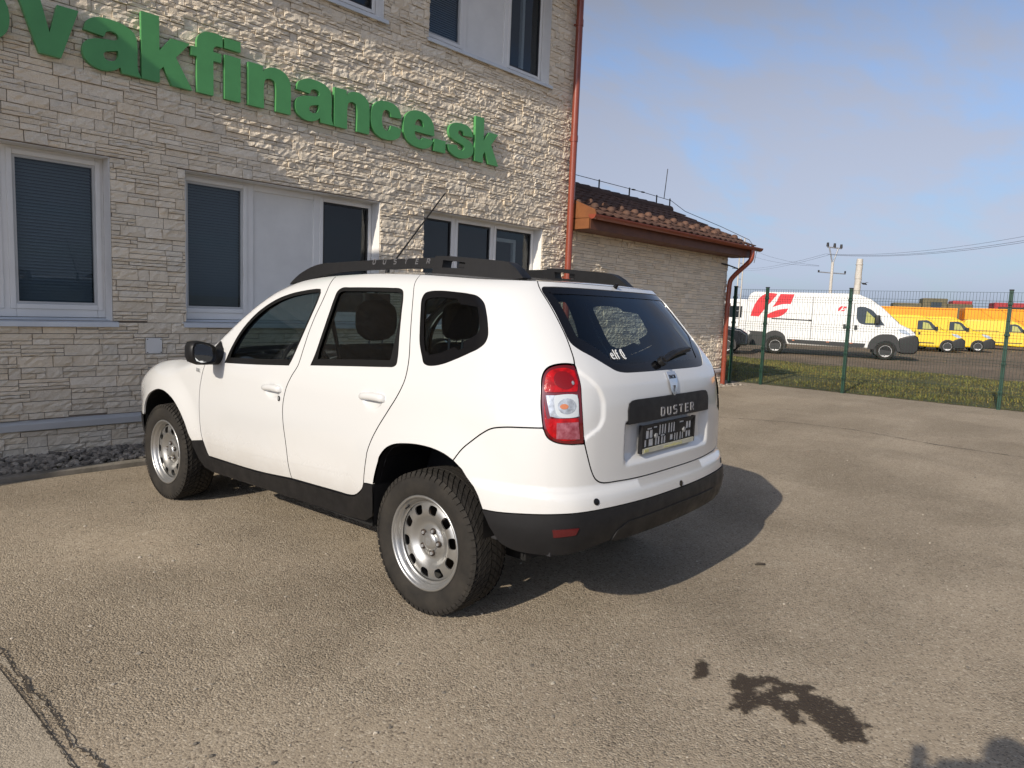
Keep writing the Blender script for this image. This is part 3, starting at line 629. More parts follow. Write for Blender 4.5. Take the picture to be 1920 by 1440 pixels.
# rainwater pipe at the corner of the office
dp=MB(); dp.tube([(5.80,-.105,.0),(5.80,-.105,6.40)],.052,14); D_=dp.build('downpipe',M['pipe_red'],main)
for z in (1.9,3.95,5.6):
    cpl=MB(); cpl.tube([(5.80,-.105,z),(5.80,-.105,z+.09)],.059,14); cpl.box(5.79,5.81,-.05,-.0,z+.03,z+.05); cpl.build('pipe_collar',M['pipe_red'],D_)
# annex: walls, eaves box, roof tiles, gutter
w=MB(); w.box(UC+.02,11.25,.004,2.98,-.1,2.72); w.prism([(0.004,2.721),(2.98,2.721),(1.5,3.52)],UC+.02,11.24,lambda a,b_,c:(b_,a,c)); w.build('wall',M['mortar'],annex)
pl=MB(); pl.box(8.02,8.16,-.03,.0,1.02,1.2); pl.build('cover_plate',M['white_plastic'],annex) if False else None
eb=MB(); eb.box(5.90,11.42,-.40,.0,2.665,2.72); eb.build('soffit',M['fascia'],annex)
eb=MB(); eb.box(5.90,11.44,-.42,-.40,2.668,2.86); eb.build('fascia',M['fascia'],annex)
eb=MB(); eb.add([(5.885,-.41,2.672),(5.885,-.002,2.672),(5.885,-.002,2.83),(5.885,-.41,2.83)],[(0,3,2,1)]); eb.box(5.872,5.90,-.41,-.004,2.672,2.82); eb.build('end_board',M['wood'],annex)
eb=MB(); eb.prism([(-.55,2.80),(-.50,2.95),(-.004,3.155),(-.004,2.84),(-.42,2.832)],5.876,5.905,lambda a,b_,c:(b_,a,c)); eb.build('barge_board',M['wood'],annex)
def roofz(y): return 2.885+(y+.47)*math.tan(R_(23))
rb=MB(); rb.prism([(-.45,2.862),(1.5,roofz(1.5)-.035),(3.45,2.862)],5.91,11.43,lambda a,b_,c:(b_,a,c)); rb.build('roof_deck',M['wood'],annex)
TW,TL=.222,.300
def tile_mesh():
    mb=MB(); n=10; v=[]
    for j,(s,lift) in enumerate(((0,.020),(.325,.0))):
        for i in range(n+1):
            x=TW*1.04*i/n; h=.026*(0.5+0.5*math.cos(2*math.pi*i/n*1.0+math.pi*.2)); v.append((x,s,lift+h))
    f=[(i,i+1,n+2+i,n+1+i) for i in range(n)]
    k=len(v); v+=[(x,y-.0,z-.018) for x,y,z in v[:n+1]]; f+=[(i+1,i,k+i,k+i+1) for i in range(n)]
    return v,f
tv,tf=tile_mesh(); tme=bpy.data.meshes.new('roof_tile'); tme.from_pydata(tv,[],tf); tme.polygons.foreach_set('use_smooth',[True]*10+[False]*10); tme.materials.append(M['tile'])
sg=MB(); sg.lathe([(0,.075),(.03,.068),(.052,.045),(.062,.0)],10,axis='z'); sgv=[(x,y*1.3,z) for x,y,z in sg.v]; sme=bpy.data.meshes.new('snow_guard'); sme.from_pydata(sgv,[],sg.f); sme.polygons.foreach_set('use_smooth',[True]*len(sg.f)); sme.materials.append(M['tile'])
for r_ in range(7):
    for c_i in range(25):
        s=r_*TL; y=-.50+s*math.cos(R_(23)); z=roofz(y)+.002+rng.uniform(-.003,.003)
        o=link(bpy.data.objects.new('roof_tile',tme)); o.parent=annex; o.location=(5.91+c_i*TW*.99+rng.uniform(-.004,.004),y,z); o.rotation_euler=(R_(23)+rng.uniform(-.012,.012),rng.uniform(-.01,.01),rng.uniform(-.012,.012))
        if (r_==1 and c_i%2==0) or (r_==2 and c_i%2==1):
            q=link(bpy.data.objects.new('snow_guard',sme)); q.parent=annex; q.location=(o.location.x+TW*.1,y+.10,z+.065)
for c_i in range(16):
    g=MB(); g.tube([(5.93+c_i*.335,1.5,roofz(1.5)+.0),(5.93+c_i*.335+.36,1.5,roofz(1.5)+.012)],[.095,.10],12); o=g.build('ridge_tile',M['ridge'],annex)
back=MB(); back.add([(5.91,1.5,roofz(1.5)+.02),(11.45,1.5,roofz(1.5)+.02),(11.45,3.5,2.9),(5.91,3.5,2.9)],[(0,1,2,3)]); back.build('back_roof',M['ridge'],annex)
# gutter (half round), brackets, pipe
gu=MB(); n=10; U=[]; 
for a in np.linspace(math.pi,2*math.pi,n+1): U.append((-.515+.068*math.cos(a),2.868+.068*math.sin(a)))
inn=[(-.515+.060*math.cos(a),2.868+.060*math.sin(a)) for a in np.linspace(2*math.pi,math.pi,n+1)]
gu.prism(U+inn,5.80,11.62,lambda a,b_,c:(b_,a,c)); G_=gu.build('gutter',M['pipe_red'],annex)
for u in (5.80,11.62):
    e=MB(); e.prism(U,u-.004,u+.004,lambda a,b_,c:(b_,a,c)); e.build('gutter_end',M['pipe_red'],G_)
dp=MB(); pth=[(11.18,-.11,0),(11.18,-.11,2.10),(11.185,-.13,2.20),(11.20,-.22,2.32),(11.24,-.40,2.50),(11.255,-.49,2.60),(11.26,-.515,2.68),(11.26,-.515,2.81)]
dp.tube(catmull(pth,False,4),.049,14); D2=dp.build('downpipe',M['pipe_red'],annex)
for z in (.5,1.65):
    cpl=MB(); cpl.tube([(11.18,-.11,z),(11.18,-.11,z+.07)],.056,14); cpl.build('pipe_collar',M['pipe_red'],D2)
lw=MB(); zr=roofz(1.5)+.26; lw.tube([(5.9,1.5,zr),(8.0,1.5,zr-.02),(10.2,1.5,zr-.01),(11.35,1.5,zr-.03),(11.47,1.2,roofz(1.2)+.12),(11.47,.3,roofz(.3)+.12),(11.43,-.35,roofz(-.35)+.10),(11.32,-.58,2.80),(11.28,-.56,2.55)],.006,6)
L_=lw.build('lightning_wire',M['wire'],annex)
for u in (6.5,7.6,8.65,9.7,10.75,11.3):
    hd=MB(); hd.box(u-.011,u+.011,1.49,1.51,zr-.2,zr+.008); hd.build('wire_holder',M['wire'],L_)
for u in (9.85,10.2):
    hd=MB(); hd.box(u-.045,u+.045,1.48,1.52,zr-.02,zr+.0); hd.build('wire_clamp',M['wire'],L_)
rd=MB(); rd.tube([(11.05,1.5,zr-.02),(11.13,1.5,zr+.62)],.009,6); rd.build('lightning_rod',M['wire'],L_)
br=MB(); br.tube([(10.95,-.02,2.52),(11.2,-.06,2.50),(11.52,-.10,2.455)],.014,6); br.tube([(11.52,-.10,2.455),(11.9,.2,2.49)],.006,6); br.build('wall_bracket',M['wire'],annex)
# gravel strip and kerb at the foot of the wall
kb=MB(); kb.box(-7,6.5,-.70,-.60,-.05,.045); K=put(kb.build('kerb_edging',M['kerb'],bevel=.012)); tag(K,kind='structure')
gs=MB(); gs.box(-7,6.5,-.598,-.002,-.05,.022); K=put(gs.build('gravel_bed',M['soil'])); tag(K,kind='structure')
def pebbles(n=3700):
    bm=bmesh.new(); bmesh.ops.create_icosphere(bm,subdivisions=1,radius=1); iv=np.array([v.co for v in bm.verts]); it=[[v.index for v in f.verts] for f in bm.faces]; bm.free()
    V=[];F=[];T=[];k=0
    for i in range(n):
        u=NR.uniform(-2.4,.7) if i<1700 else NR.uniform(-5,-2.3) if i>2600 else NR.uniform(.7,11.6); y=NR.uniform(-.58,-.03) if u<6.5 else -.02-abs(NR.normal(0,.14)); s=NR.uniform(.012,.034)*np.array([1.25,.95,.7])*NR.uniform(.75,1.25,3); a=NR.uniform(0,6.28)
        p=iv*(1+NR.normal(0,.14,iv.shape))*s; c,sn=math.cos(a),math.sin(a); p=np.stack([p[:,0]*c-p[:,1]*sn,p[:,0]*sn+p[:,1]*c,p[:,2]],1)+[u,y,(.028+.025*NR.random()+.02*(y+.6)) if u<6.5 else .012]
        V+=p.tolist();F+=[[q+k for q in t] for t in it]; t=NR.uniform(.35,1.25); T+=[(t,t*.97,t*.92,1)]*len(p); k+=len(p)
    me=bpy.data.meshes.new('gravel'); me.from_pydata(V,[],F); me.materials.append(M['pebble']); at=me.color_attributes.new('tint','FLOAT_COLOR','POINT'); at.data.foreach_set('color',np.array(T,dtype=np.float32).ravel())
    o=put(link(bpy.data.objects.new('gravel',me))); tag(o,kind='stuff')
pebbles()
# ------------------------------------------------------------------ wall sign: one foam letter each
GLY={
'o':([(.56,1.02),(.85,.97),(1.06,.78),(1.12,.5),(1.06,.22),(.85,.03),(.56,-.02),(.27,.03),(.06,.22),(0,.5),(.06,.78),(.27,.97)],[[(.56,.79),(.68,.72),(.73,.5),(.68,.28),(.56,.21),(.44,.28),(.39,.5),(.44,.72)]]),
'v':([(0,1,1),(.39,1,1),(.53,.43,1),(.67,1,1),(1.05,1,1),(.72,0,1),(.34,0,1)],[]),
'a':([(.03,.68,1),(.10,.88),(.30,1.0),(.55,1.02),(.80,.98),(.97,.86),(1.02,.65),(1.02,.22),(1.04,.10),(1.09,0,1),(.72,0,1),(.69,.11,1),(.58,.02),(.40,-.03),(.2,0),(.05,.11),(0,.28),(.05,.45),(.2,.55),(.42,.60),(.60,.63),(.66,.68),(.65,.75),(.55,.79),(.45,.76),(.40,.65,1)],[[(.65,.43,1),(.65,.33),(.61,.24),(.52,.19),(.42,.2),(.38,.28),(.42,.35),(.52,.39)]]),
'k':([(0,0,1),(0,1.39,1),(.37,1.39,1),(.37,.68,1),(.62,1.0,1),(1.03,1.0,1),(.72,.62,1),(1.08,0,1),(.63,0,1),(.45,.36,1),(.37,.26,1),(.37,0,1)],[]),
'f':([(0,.98,1),(0,.78,1),(.13,.78,1),(.13,0,1),(.51,0,1),(.51,.78,1),(.70,.78,1),(.70,.98,1),(.51,.98,1),(.52,1.06),(.58,1.12),(.73,1.13,1),(.73,1.385,1),(.50,1.40),(.27,1.34),(.15,1.2),(.13,.98,1)],[]),
'i':([(0,0,1),(0,1,1),(.39,1,1),(.39,0,1)],[]),
'n':([(0,0,1),(0,1,1),(.36,1,1),(.365,.87,1),(.48,.98),(.68,1.03),(.90,.98),(1.04,.84),(1.08,.62),(1.08,0,1),(.69,0,1),(.69,.58),(.65,.70),(.545,.74),(.43,.69),(.39,.56),(.39,0,1)],[]),
'c':([(1.07,.66,1),(.98,.88),(.79,1.0),(.55,1.02),(.26,.97),(.06,.77),(0,.5),(.06,.22),(.26,.03),(.56,-.02),(.82,.02),(1.0,.14),(1.07,.37,1),(.70,.40,1),(.65,.27),(.55,.22),(.44,.28),(.39,.40),(.38,.52),(.40,.66),(.46,.76),(.56,.79),(.66,.74),(.70,.63,1)],[]),
'e':([(1.13,.42,1),(.40,.42,1),(.43,.30),(.52,.22),(.63,.22),(.72,.30,1),(1.10,.28,1),(1.0,.1),(.8,-.01),(.55,-.02),(.25,.04),(.05,.25),(0,.5),(.06,.77),(.27,.97),(.56,1.02),(.85,.97),(1.07,.78)],[[(.40,.60,1),(.46,.74),(.57,.79),(.68,.74),(.74,.60,1)]]),
'.':([(0,0,1),(0,.36,1),(.46,.36,1),(.46,0,1)],[]),
's':([(1.03,.70,1),(.95,.90),(.78,1.0),(.53,1.02),(.25,.98),(.09,.86),(.04,.70),(.10,.55),(.28,.46),(.55,.40),(.66,.35),(.68,.29),(.62,.22),(.53,.21),(.43,.24),(.38,.34,1),(0,.30,1),(.08,.12),(.26,.01),(.53,-.03),(.82,.02),(1.0,.14),(1.06,.31),(1.02,.46),(.88,.56),(.60,.63),(.46,.67),(.41,.72),(.45,.79),(.53,.81),(.62,.77),(.66,.68,1)],[]),
'dot':([(0,1.14,1),(0,1.375,1),(.39,1.375,1),(.39,1.14,1)],[])}
sign=put(thing('wall_sign','green foam lettering reading ovakfinance.sk mounted high on the stone wall','sign'))
XH=.408
for ch,u in (('o',-1.70),('v',-1.19),('a',-.742),('k',-.275),('f',.155),('i',.471),('n',.708),('a',1.218),('n',1.685),('c',2.161),('e',2.627),('.',3.103),('s',3.323),('k',3.80)):
    mb=MB()
    for g in ([ch,'dot'] if ch=='i' else [ch]):
        o_,h_=GLY[g]; sx=XH*(1.04 if ch in 'aens' else 1.0)
        plate_mesh(mb,spath(o_,7),[spath(h,7) for h in h_],lambda x,y,d:(u+x*sx,-.068+d,3.332+y*XH),.042)
    mb.build('letter',M['green'],sign,bevel=.003,seg=1)
# ------------------------------------------------------------------ the white car (its own axes are the world axes: x right, y forward)
def pchip(xs,ys):
    xs=np.array(xs,float);ys=np.array(ys,float);h=np.diff(xs);d=np.diff(ys)/h;m=np.zeros(len(xs))
    for i in range(1,len(xs)-1):
        if d[i-1]*d[i]>0:
            w1=2*h[i]+h[i-1];w2=h[i]+2*h[i-1];m[i]=(w1+w2)/(w1/d[i-1]+w2/d[i])
    m[0]=d[0];m[-1]=d[-1]
    def f(x):
        x=np.asarray(x,float);xc=np.clip(x,xs[0],xs[-1]);i=np.clip(np.searchsorted(xs,xc)-1,0,len(xs)-2);t=(xc-xs[i])/h[i]
        r=(2*t**3-3*t**2+1)*ys[i]+(t**3-2*t**2+t)*h[i]*m[i]+(-2*t**3+3*t**2)*ys[i+1]+(t**3-t**2)*h[i]*m[i+1]
        return r+np.where(x<xs[0],(x-xs[0])*m[0],0)+np.where(x>xs[-1],(x-xs[-1])*m[-1],0)
    return f
PL=[(0,-.800),(.2,-.798),(.40,-.788),(.55,-.770),(.65,-.748),(.73,-.712),(.79,-.655),(.835,-.575),(.864,-.47),(.882,-.34),(.891,-.18),(.895,0),(.896,.5),(.896,1.2),(.893,1.9),(.888,2.3),(.880,2.65),(.868,2.9),(.842,3.1),(.785,3.27),(.67,3.39),(.45,3.465),(0,3.50)]
def _dense(P,n=40):
    Q=[(-P[1][0],P[1][1])]+P+[(-P[-2][0],P[-2][1])]
    c=catmull(Q,False,n); return np.array(c[n:len(c)-n])
_D=_dense(PL); _a=np.r_[0,np.cumsum(np.hypot(*np.diff(_D,axis=0).T))]; _i0=int(np.argmin(np.abs(_D[:,1]-.5))); _s=_a-_a[_i0]+_D[_i0,1]; SMIN=float(_s[0]); SMAX=float(_s[-1])
Wz=pchip([.20,.34,.42,.55,.75,.95,1.04,1.10,1.20,1.30,1.42,1.52,1.62],[.80,.835,.868,.893,.900,.893,.880,.864,.833,.800,.757,.718,.675])
Yr=pchip([.20,.28,.36,.45,.55,.62,.685,.70,.80,.95,1.12,1.17,1.30,1.42,1.50,1.555,1.60,1.65],[-.62,-.70,-.765,-.815,-.835,-.828,-.812,-.795,-.792,-.788,-.772,-.752,-.652,-.555,-.487,-.436,-.395,-.36])
ZTOP=pchip([-3,-.9,-.5,-.2,.2,.6,1.0,1.3,1.5,1.65,1.80,2.0,2.18,2.32,2.6,2.9,3.2,3.5,4.5],[1.59,1.59,1.592,1.602,1.613,1.617,1.605,1.575,1.515,1.435,1.335,1.185,1.075,1.035,1.012,.975,.89,.79,.77])
RCURL=pchip([-3,1.2,1.7,2.2,2.6,4.5],[.085,.085,.05,.06,.14,.14])
def sm(a,b,x):
    t=np.clip((x-a)/(b-a),0,1); return t*t*(3-2*t)
def S0(s,z):
    s=np.asarray(s,float)+0*np.asarray(z,float); z=np.asarray(z,float)+0*s
    X0=np.interp(s,_s,_D[:,0]);Y0=np.interp(s,_s,_D[:,1]);w=Wz(z)/.9;fr=sm(2.2,2.9,s);w=w*(1-fr)+fr*(Wz(np.minimum(z,.95))/.9);X=X0*w
    zt=ZTOP(Y0);r=RCURL(Y0);d=np.clip(zt-z,0,None);q=np.clip(r-d,0,None)
    X=X-(r-np.sqrt(np.clip(r*r-q*q,0,None)))*sm(-1.05,-.55,s)*(1-sm(3.2,3.6,s))
    for yc,am,R0,R1 in ((0,.022,.40,.66),(2.673,.030,.40,.62)):
        rr=np.hypot(Y0-yc,z-.335);X=X+am*np.where(rr<R0,1,1-sm(R0,R1,rr))*sm(.25,.42,z)*sm(.55,.8,X0)
    X=X-.006*np.exp(-((z-.64)/.10)**2)*sm(.35,.75,Y0)*(1-sm(1.75,2.15,Y0))
    Y=Y0+(Yr(z)+.80)*np.where(s<-.75,1,1-sm(-.75,.9,s))
    return X,Y,z
def SFb(s,z):
    s=np.asarray(s,float);z=np.asarray(z,float)
    rt=s<SMIN; X,Y,Z=S0(np.where(rt,2*SMIN-s,s),z); return np.stack([np.where(rt,X,-X),Y,Z],-1)
def SN(s,z):
    e=.004; s=np.asarray(s,float);z=np.asarray(z,float)
    ds=SFb(s+e,z)-SFb(s-e,z);dz=SFb(s,z+e*.5)-SFb(s,z-e*.5); n=np.cross(dz,ds); return n/np.maximum(np.linalg.norm(n,axis=-1,keepdims=True),1e-9)
def SF(s,z,off=0.0):
    s=np.asarray(s,float);z=np.asarray(z,float); P=SFb(s,z)
    if np.ndim(off) or off!=0: P=P+SN(s,z)*(np.asarray(off)[...,None] if np.ndim(off) else off)
    return P
def panel(name,m,parent,outline,holes=(),grid=.032,gap=.0032,depth=.022,off=0.0,offfn=None,mirror=True,dens=.022,rim=True,curl=False,label=None,rin=0.0,extra=None):
    out=densify(outline,dens); hs=[densify(h,min(dens,.018)) for h in holes]
    if gap: out=inset(out,gap)
    A=np.array(out); ex=extra
    if curl:
        ss=np.arange(A[:,0].min(),A[:,0].max(),grid); ex=np.array([(s,float(ZTOP(np.interp(s,_s,_D[:,1])))-d) for s in ss for d in (.0008,.004,.010,.020,.034,.052,.072)]); ex=ex if extra is None else np.vstack([ex,extra])
    pts,tri,loops=tri2d(out,hs,grid,ex)
    tri=tri[:,::-1]
    o_=np.full(len(pts),off)+(offfn(pts[:,0],pts[:,1]) if offfn else 0)
    P=SF(pts[:,0],pts[:,1],o_)
    if offfn:
        e=.006
        def Q(ds,dz):
            s,z=pts[:,0]+ds,pts[:,1]+dz; return SF(s,z,np.full(len(s),off)+offfn(s,z))
        n=np.cross(Q(0,e)-Q(0,-e),Q(e,0)-Q(-e,0)); Nn=n/np.maximum(np.linalg.norm(n,axis=-1,keepdims=True),1e-9)
    else: Nn=SN(pts[:,0],pts[:,1])
    V=P.tolist();F=tri.tolist();NV=Nn.tolist();n0=len(F)
    if rim:
        for li,lp in enumerate(loops):
            m_=len(lp);q=pts[lp]
            pin=np.array(inset([tuple(a) for a in q],rin*(1 if li==0 else -1))) if rin else q
            a=P[lp];b=SF(pin[:,0],pin[:,1],o_[lp]-depth); t=np.roll(a,-1,0)-np.roll(a,1,0); nr=np.cross(t,Nn[lp]); nr/=np.maximum(np.linalg.norm(nr,axis=1,keepdims=True),1e-9)
            s=1 if area2([tuple(k) for k in q])>0 else -1
            if li>0: s=s
            c=pts.mean(0); k=len(V); V+=a.tolist()+b.tolist(); 
            sg=-s if li==0 else s
            NV+=(nr*sg).tolist()*2
            for i in range(m_):
                j=(i+1)%m_; f=(k+i,k+j,k+m_+j,k+m_+i); F.append(f)
    def mk(flip):
        v=[(-x,y,z) for x,y,z in V] if flip else V; f=[tuple(q)[::-1] for q in F] if flip else F
        nn=[(-x,y,z) for x,y,z in NV] if flip else NV
        me=bpy.data.meshes.new(name); me.from_pydata(v,[],f); me.update()
        me.polygons.foreach_set('use_smooth',np.ones(len(f),bool)); me.normals_split_custom_set_from_vertices(nn); me.materials.append(m)
        o=link(bpy.data.objects.new(name,me)); o.parent=parent
        if label: o['label']=label
        return o
    a=mk(False); return (a,mk(True)) if mirror else a
def strip_on(name,m,parent,line,w,off,mirror=True,dens=.02):
    D=np.array(densify(catmull(line,False,6),dens,False)); t=np.gradient(D,axis=0); t/=np.maximum(np.linalg.norm(t,axis=1,keepdims=True),1e-9); n=np.stack([-t[:,1],t[:,0]],1)*w/2
    a=SF(D[:,0]+n[:,0],D[:,1]+n[:,1],off);b=SF(D[:,0]-n[:,0],D[:,1]-n[:,1],off);k=len(D); v=a.tolist()+b.tolist(); f=[(i,i+1,k+i+1,k+i) for i in range(k-1)]
    mb=MB().add(v,f)
    if mirror: mb.add([(-x,y,z) for x,y,z in v],[q[::-1] for q in f])
    return mb.build(name,m,parent,fix=False)
car=thing('white_suv','white five door suv with black roof rails and steel wheels parked by the stone wall','car')
ztop=lambda s: float(ZTOP(np.interp(s,_s,_D[:,1])))-.012
# shared seams (s along the side, z up)
BG=[(1.012,ztop(1.01)),(1.000,1.54),(1.010,1.45),(1.032,1.36),(1.046,1.27),(1.052,1.18),(1.062,1.084),(1.104,1.018),(1.143,.942),(1.163,.856),(1.160,.761),(1.144,.647),(1.124,.543),(1.108,.437)]
RG=[(.146,ztop(.146)),(.152,1.55),(.155,1.482),(.158,1.374),(.160,1.251),(.164,1.147),(.172,1.077),(.207,1.004),(.265,.926),(.325,.846),(.374,.766),(.405,.688),(.422,.601),(.427,.548)]
FG=[(2.075,1.085),(2.086,1.02),(2.112,.949),(2.136,.862),(2.146,.751),(2.143,.616),(2.124,.52),(2.104,.447),(2.088,.400)]
DBf=[(2.088,.400),(1.487,.410),(1.108,.437)]
DBr=[(1.108,.437),(.70,.448),(.581,.452),(.515,.466),(.465,.495),(.438,.521),(.427,.548)]
AP=[(2.075,1.085),(2.02,ztop(2.02)),(1.9,ztop(1.9)),(1.8,ztop(1.8)),(1.65,ztop(1.65)),(1.5,ztop(1.5)),(1.3,ztop(1.3)),(1.15,ztop(1.15)),(1.012,ztop(1.01))]
RT=[(1.012,ztop(1.01)),(.8,ztop(.8)),(.6,ztop(.6)),(.4,ztop(.4)),(.146,ztop(.146))]
c_=lambda L,n=5: catmull(L,False,n)
FW=spath([(1.846,1.036,1),(1.812,1.135),(1.765,1.228),(1.69,1.314),(1.60,1.382),(1.476,1.443),(1.343,1.481),(1.205,1.503),(1.10,1.513),(1.066,1.512,1),(1.051,1.49,1),(1.053,1.44),(1.066,1.372),(1.085,1.287),(1.108,1.193),(1.128,1.119),(1.147,1.077,1),(1.465,1.056),(1.70,1.043)],6)
RW=spath([(.950,1.094,1),(.934,1.154),(.922,1.275),(.916,1.377),(.913,1.46),(.905,1.502),(.872,1.522),(.80,1.525),(.624,1.527),(.40,1.527),(.297,1.524),(.262,1.511),(.251,1.475),(.250,1.416),(.248,1.326),(.246,1.229),(.246,1.180),(.250,1.155),(.270,1.142),(.32,1.137),(.605,1.118)],6)
QW=spath([(.066,1.20),(.083,1.26),(.084,1.33),(.080,1.41),(.072,1.472),(.042,1.502),(-.013,1.514),(-.12,1.518),(-.242,1.514),(-.35,1.507),(-.408,1.496),(-.436,1.468),(-.434,1.418),(-.421,1.362),(-.406,1.322),(-.378,1.291),(-.33,1.265),(-.256,1.239),(-.164,1.208),(-.076,1.181),(-.015,1.169),(.03,1.168),(.056,1.178)],5)
RA=[(.350,.556),(.338,.60),(.316,.658),(.288,.711),(.246,.754),(.186,.782),(.096,.799),(.007,.806),(-.079,.803),(-.150,.790),(-.205,.770),(-.258,.738),(-.300,.693),(-.328,.640),(-.348,.585)]
FA=[(2.237,.485),(2.262,.516),(2.311,.596),(2.385,.674),(2.482,.739),(2.601,.777),(2.713,.782),(2.82,.755),(2.91,.712),(2.975,.645),(3.005,.562)]
BS=[(-.205,.770),(-.248,.827),(-.296,.869),(-.346,.907),(-.396,.935),(-.461,.949),(-.55,.957),(-.634,.962)]
TLin=[(-.785,1.222),(-.789,1.178),(-.792,1.113),(-.806,1.02),(-.818,.935),(-.820,.898)]
TLout=[(-.785,1.222),(-.745,1.225),(-.690,1.218),(-.652,1.203),(-.627,1.178),(-.614,1.140),(-.615,1.088),(-.624,1.023),(-.636,.963),(-.655,.925),(-.69,.906),(-.75,.898),(-.820,.898)]
TS=[(-.77,ztop(-.77)),(-.776,1.539),(-.792,1.466),(-.802,1.390),(-.805,1.315),(-.795,1.249),(-.785,1.222)]
GL=[(-.820,.898),(-.841,.837),(-.864,.778),(-.888,.742),(-.925,.722),(-1.036,.714),(-1.206,.708),(SMIN,.707)]
WB=[(-.348,.585),(-.42,.586),(-.572,.599),(-.698,.610),(-.837,.616),(-1.023,.615),(-1.261,.611),(SMIN,.610)]
mir=lambda L:[(2*SMIN-s,z) for s,z in L]
# doors
fd=c_(FG)[:]+c_(DBf,4)[1:]+c_(BG)[::-1][1:]+c_(AP,4)[::-1][1:-1]
def pocket(s0,z0):
    fn=lambda s,z:-.017*np.clip(1-((s-s0)/.075)**2-((z-z0)/.040)**2,0,1)**.7
    ex=[(s0+.078*r*math.cos(a),z0+.042*r*math.sin(a)) for r in (.2,.4,.6,.75,.88,.97,1.05) for a in np.linspace(0,6.283,25)[:-1]]
    return fn,np.array(ex)
pk=pocket(1.278,.922)
fdo=panel('front_door',M['paint'],car,fd,[FW],grid=.028,curl=True,offfn=pk[0],extra=pk[1])
pk=pocket(.385,.968)
rd_=c_(BG)+c_(DBr)[1:]+c_(RG)[::-1][1:]+c_(RT,3)[::-1][1:-1]
rdo=panel('rear_door',M['paint'],car,rd_,[RW],grid=.028,curl=True,offfn=pk[0],extra=pk[1])
RQt=[(.146,ztop(.146)),(0,ztop(0)),(-.2,ztop(-.2)),(-.4,ztop(-.4)),(-.6,ztop(-.6)),(-.77,ztop(-.77))]
qo=c_(RG)+[(.40,.553),(.350,.556)]+c_(RA[:11])[1:]+c_(BS)[1:]+c_(TLout,4)[::-1][4*4-15:][:0]
qo=c_(RG)+[(.40,.553),(.350,.556)]+c_(RA[:11])[1:]+c_(BS)[1:-1]+c_(TLout[:9],4)[::-1]+c_(TS)[::-1][1:]+c_(RQt,3)[::-1][1:-1]
panel('rear_quarter_panel',M['paint'],car,qo,[QW],grid=.028,curl=True)
fe=[(2.075,1.085)]+c_(FG)[1:-9]
FGu=[q for q in c_(FG) if q[1]>.505]
fe=FGu+[(2.120,.503),(2.237,.485)]+c_(FA)[1:]+[(3.02,.562),(3.35,.56),(3.55,.60),(3.62,.70),(3.60,.80),(3.45,.83)]+[(s,ztop(s)) for s in (3.3,3.2,3.1,3.0,2.9,2.75,2.6,2.45,2.3,2.2,2.12)]
panel('front_fender',M['paint'],car,fe,grid=.03,curl=True)
bu=c_(BS)+c_(TLout[8:],4)[1:]+c_(GL)[1:]; bl=c_(WB)[::-1]
L_=bu+[]; outl=L_+mir(L_)[::-1][1:]
bot=c_(WB); outl=outl+[ (2*SMIN-s,z) for s,z in RA[11:]]+mir(bot)[1:]+bot[::-1][1:]+RA[11:14][::-1]
def bump_off(s,z): 
    sl=np.where(s<SMIN,2*SMIN-s,s); return .012*sm(.60,.72,z)*(1-sm(.72,.80,z))*sm(-.45,-.8,-(-sl))*0
bump_=panel('rear_bumper',M['paint'],car,outl,grid=.03,mirror=False,depth=.03)
SKb=[(-.44,.455),(-.50,.432),(-.60,.424),(-.72,.430),(-.82,.450),(-.94,.470),(-1.1,.474),(SMIN,.476)]
sk=[(-.349,.583)]+c_(WB)[1:]; sk=sk+mir(sk)[::-1][1:]; sb=[(-.385,.52)]+c_(SKb); sk=sk+mir(sb)+sb[::-1][1:]
skirt=panel('bumper_skirt',M['black_plastic'],car,sk,grid=.035,mirror=False,depth=.06,off=.006,gap=.001)
# centre insert of the skirt with its raised edge
dv=spath([(-.93,.505,1),(-1.02,.545,1),(SMIN,.55,1),(SMIN,.40,1),(-1.0,.40),(-.90,.42,1)],4)
dvo=dv[:]; 
full=[(-.955,.470),(-.985,.512),(-1.06,.540),(SMIN,.544)]; full=full+mir(full)[::-1][1:]; lowc=[(SMIN+.50,.464),(SMIN,.458)]; full=full+mir(lowc)+lowc[::-1][1:]
panel('diffuser',M['black_plastic'],car,full,grid=.04,mirror=False,depth=.05,off=.011,gap=0)
un=[(-.95,.43),(-.97,.36),(SMIN,.34)]; un=[(-.95,.43),(SMIN,.42)]
panel('rear_reflector',M['fog_red'],car,spath([(-.655,.545,1),(-.765,.555,1),(-.752,.526,1),(-.662,.513,1)],3),grid=.02,off=.011,gap=0,depth=.01)
for s,z in ((-.865,.652),(SMIN-.05,.628),(2*SMIN+.865,.652)):
    r=.0145; panel('parking_sensor',M['gloss_black'],car,[(s+r*math.cos(a),z+r*math.sin(a)) for a in np.linspace(0,6.283,17)[:-1]],grid=None,off=.003,gap=0,depth=.006,mirror=False)
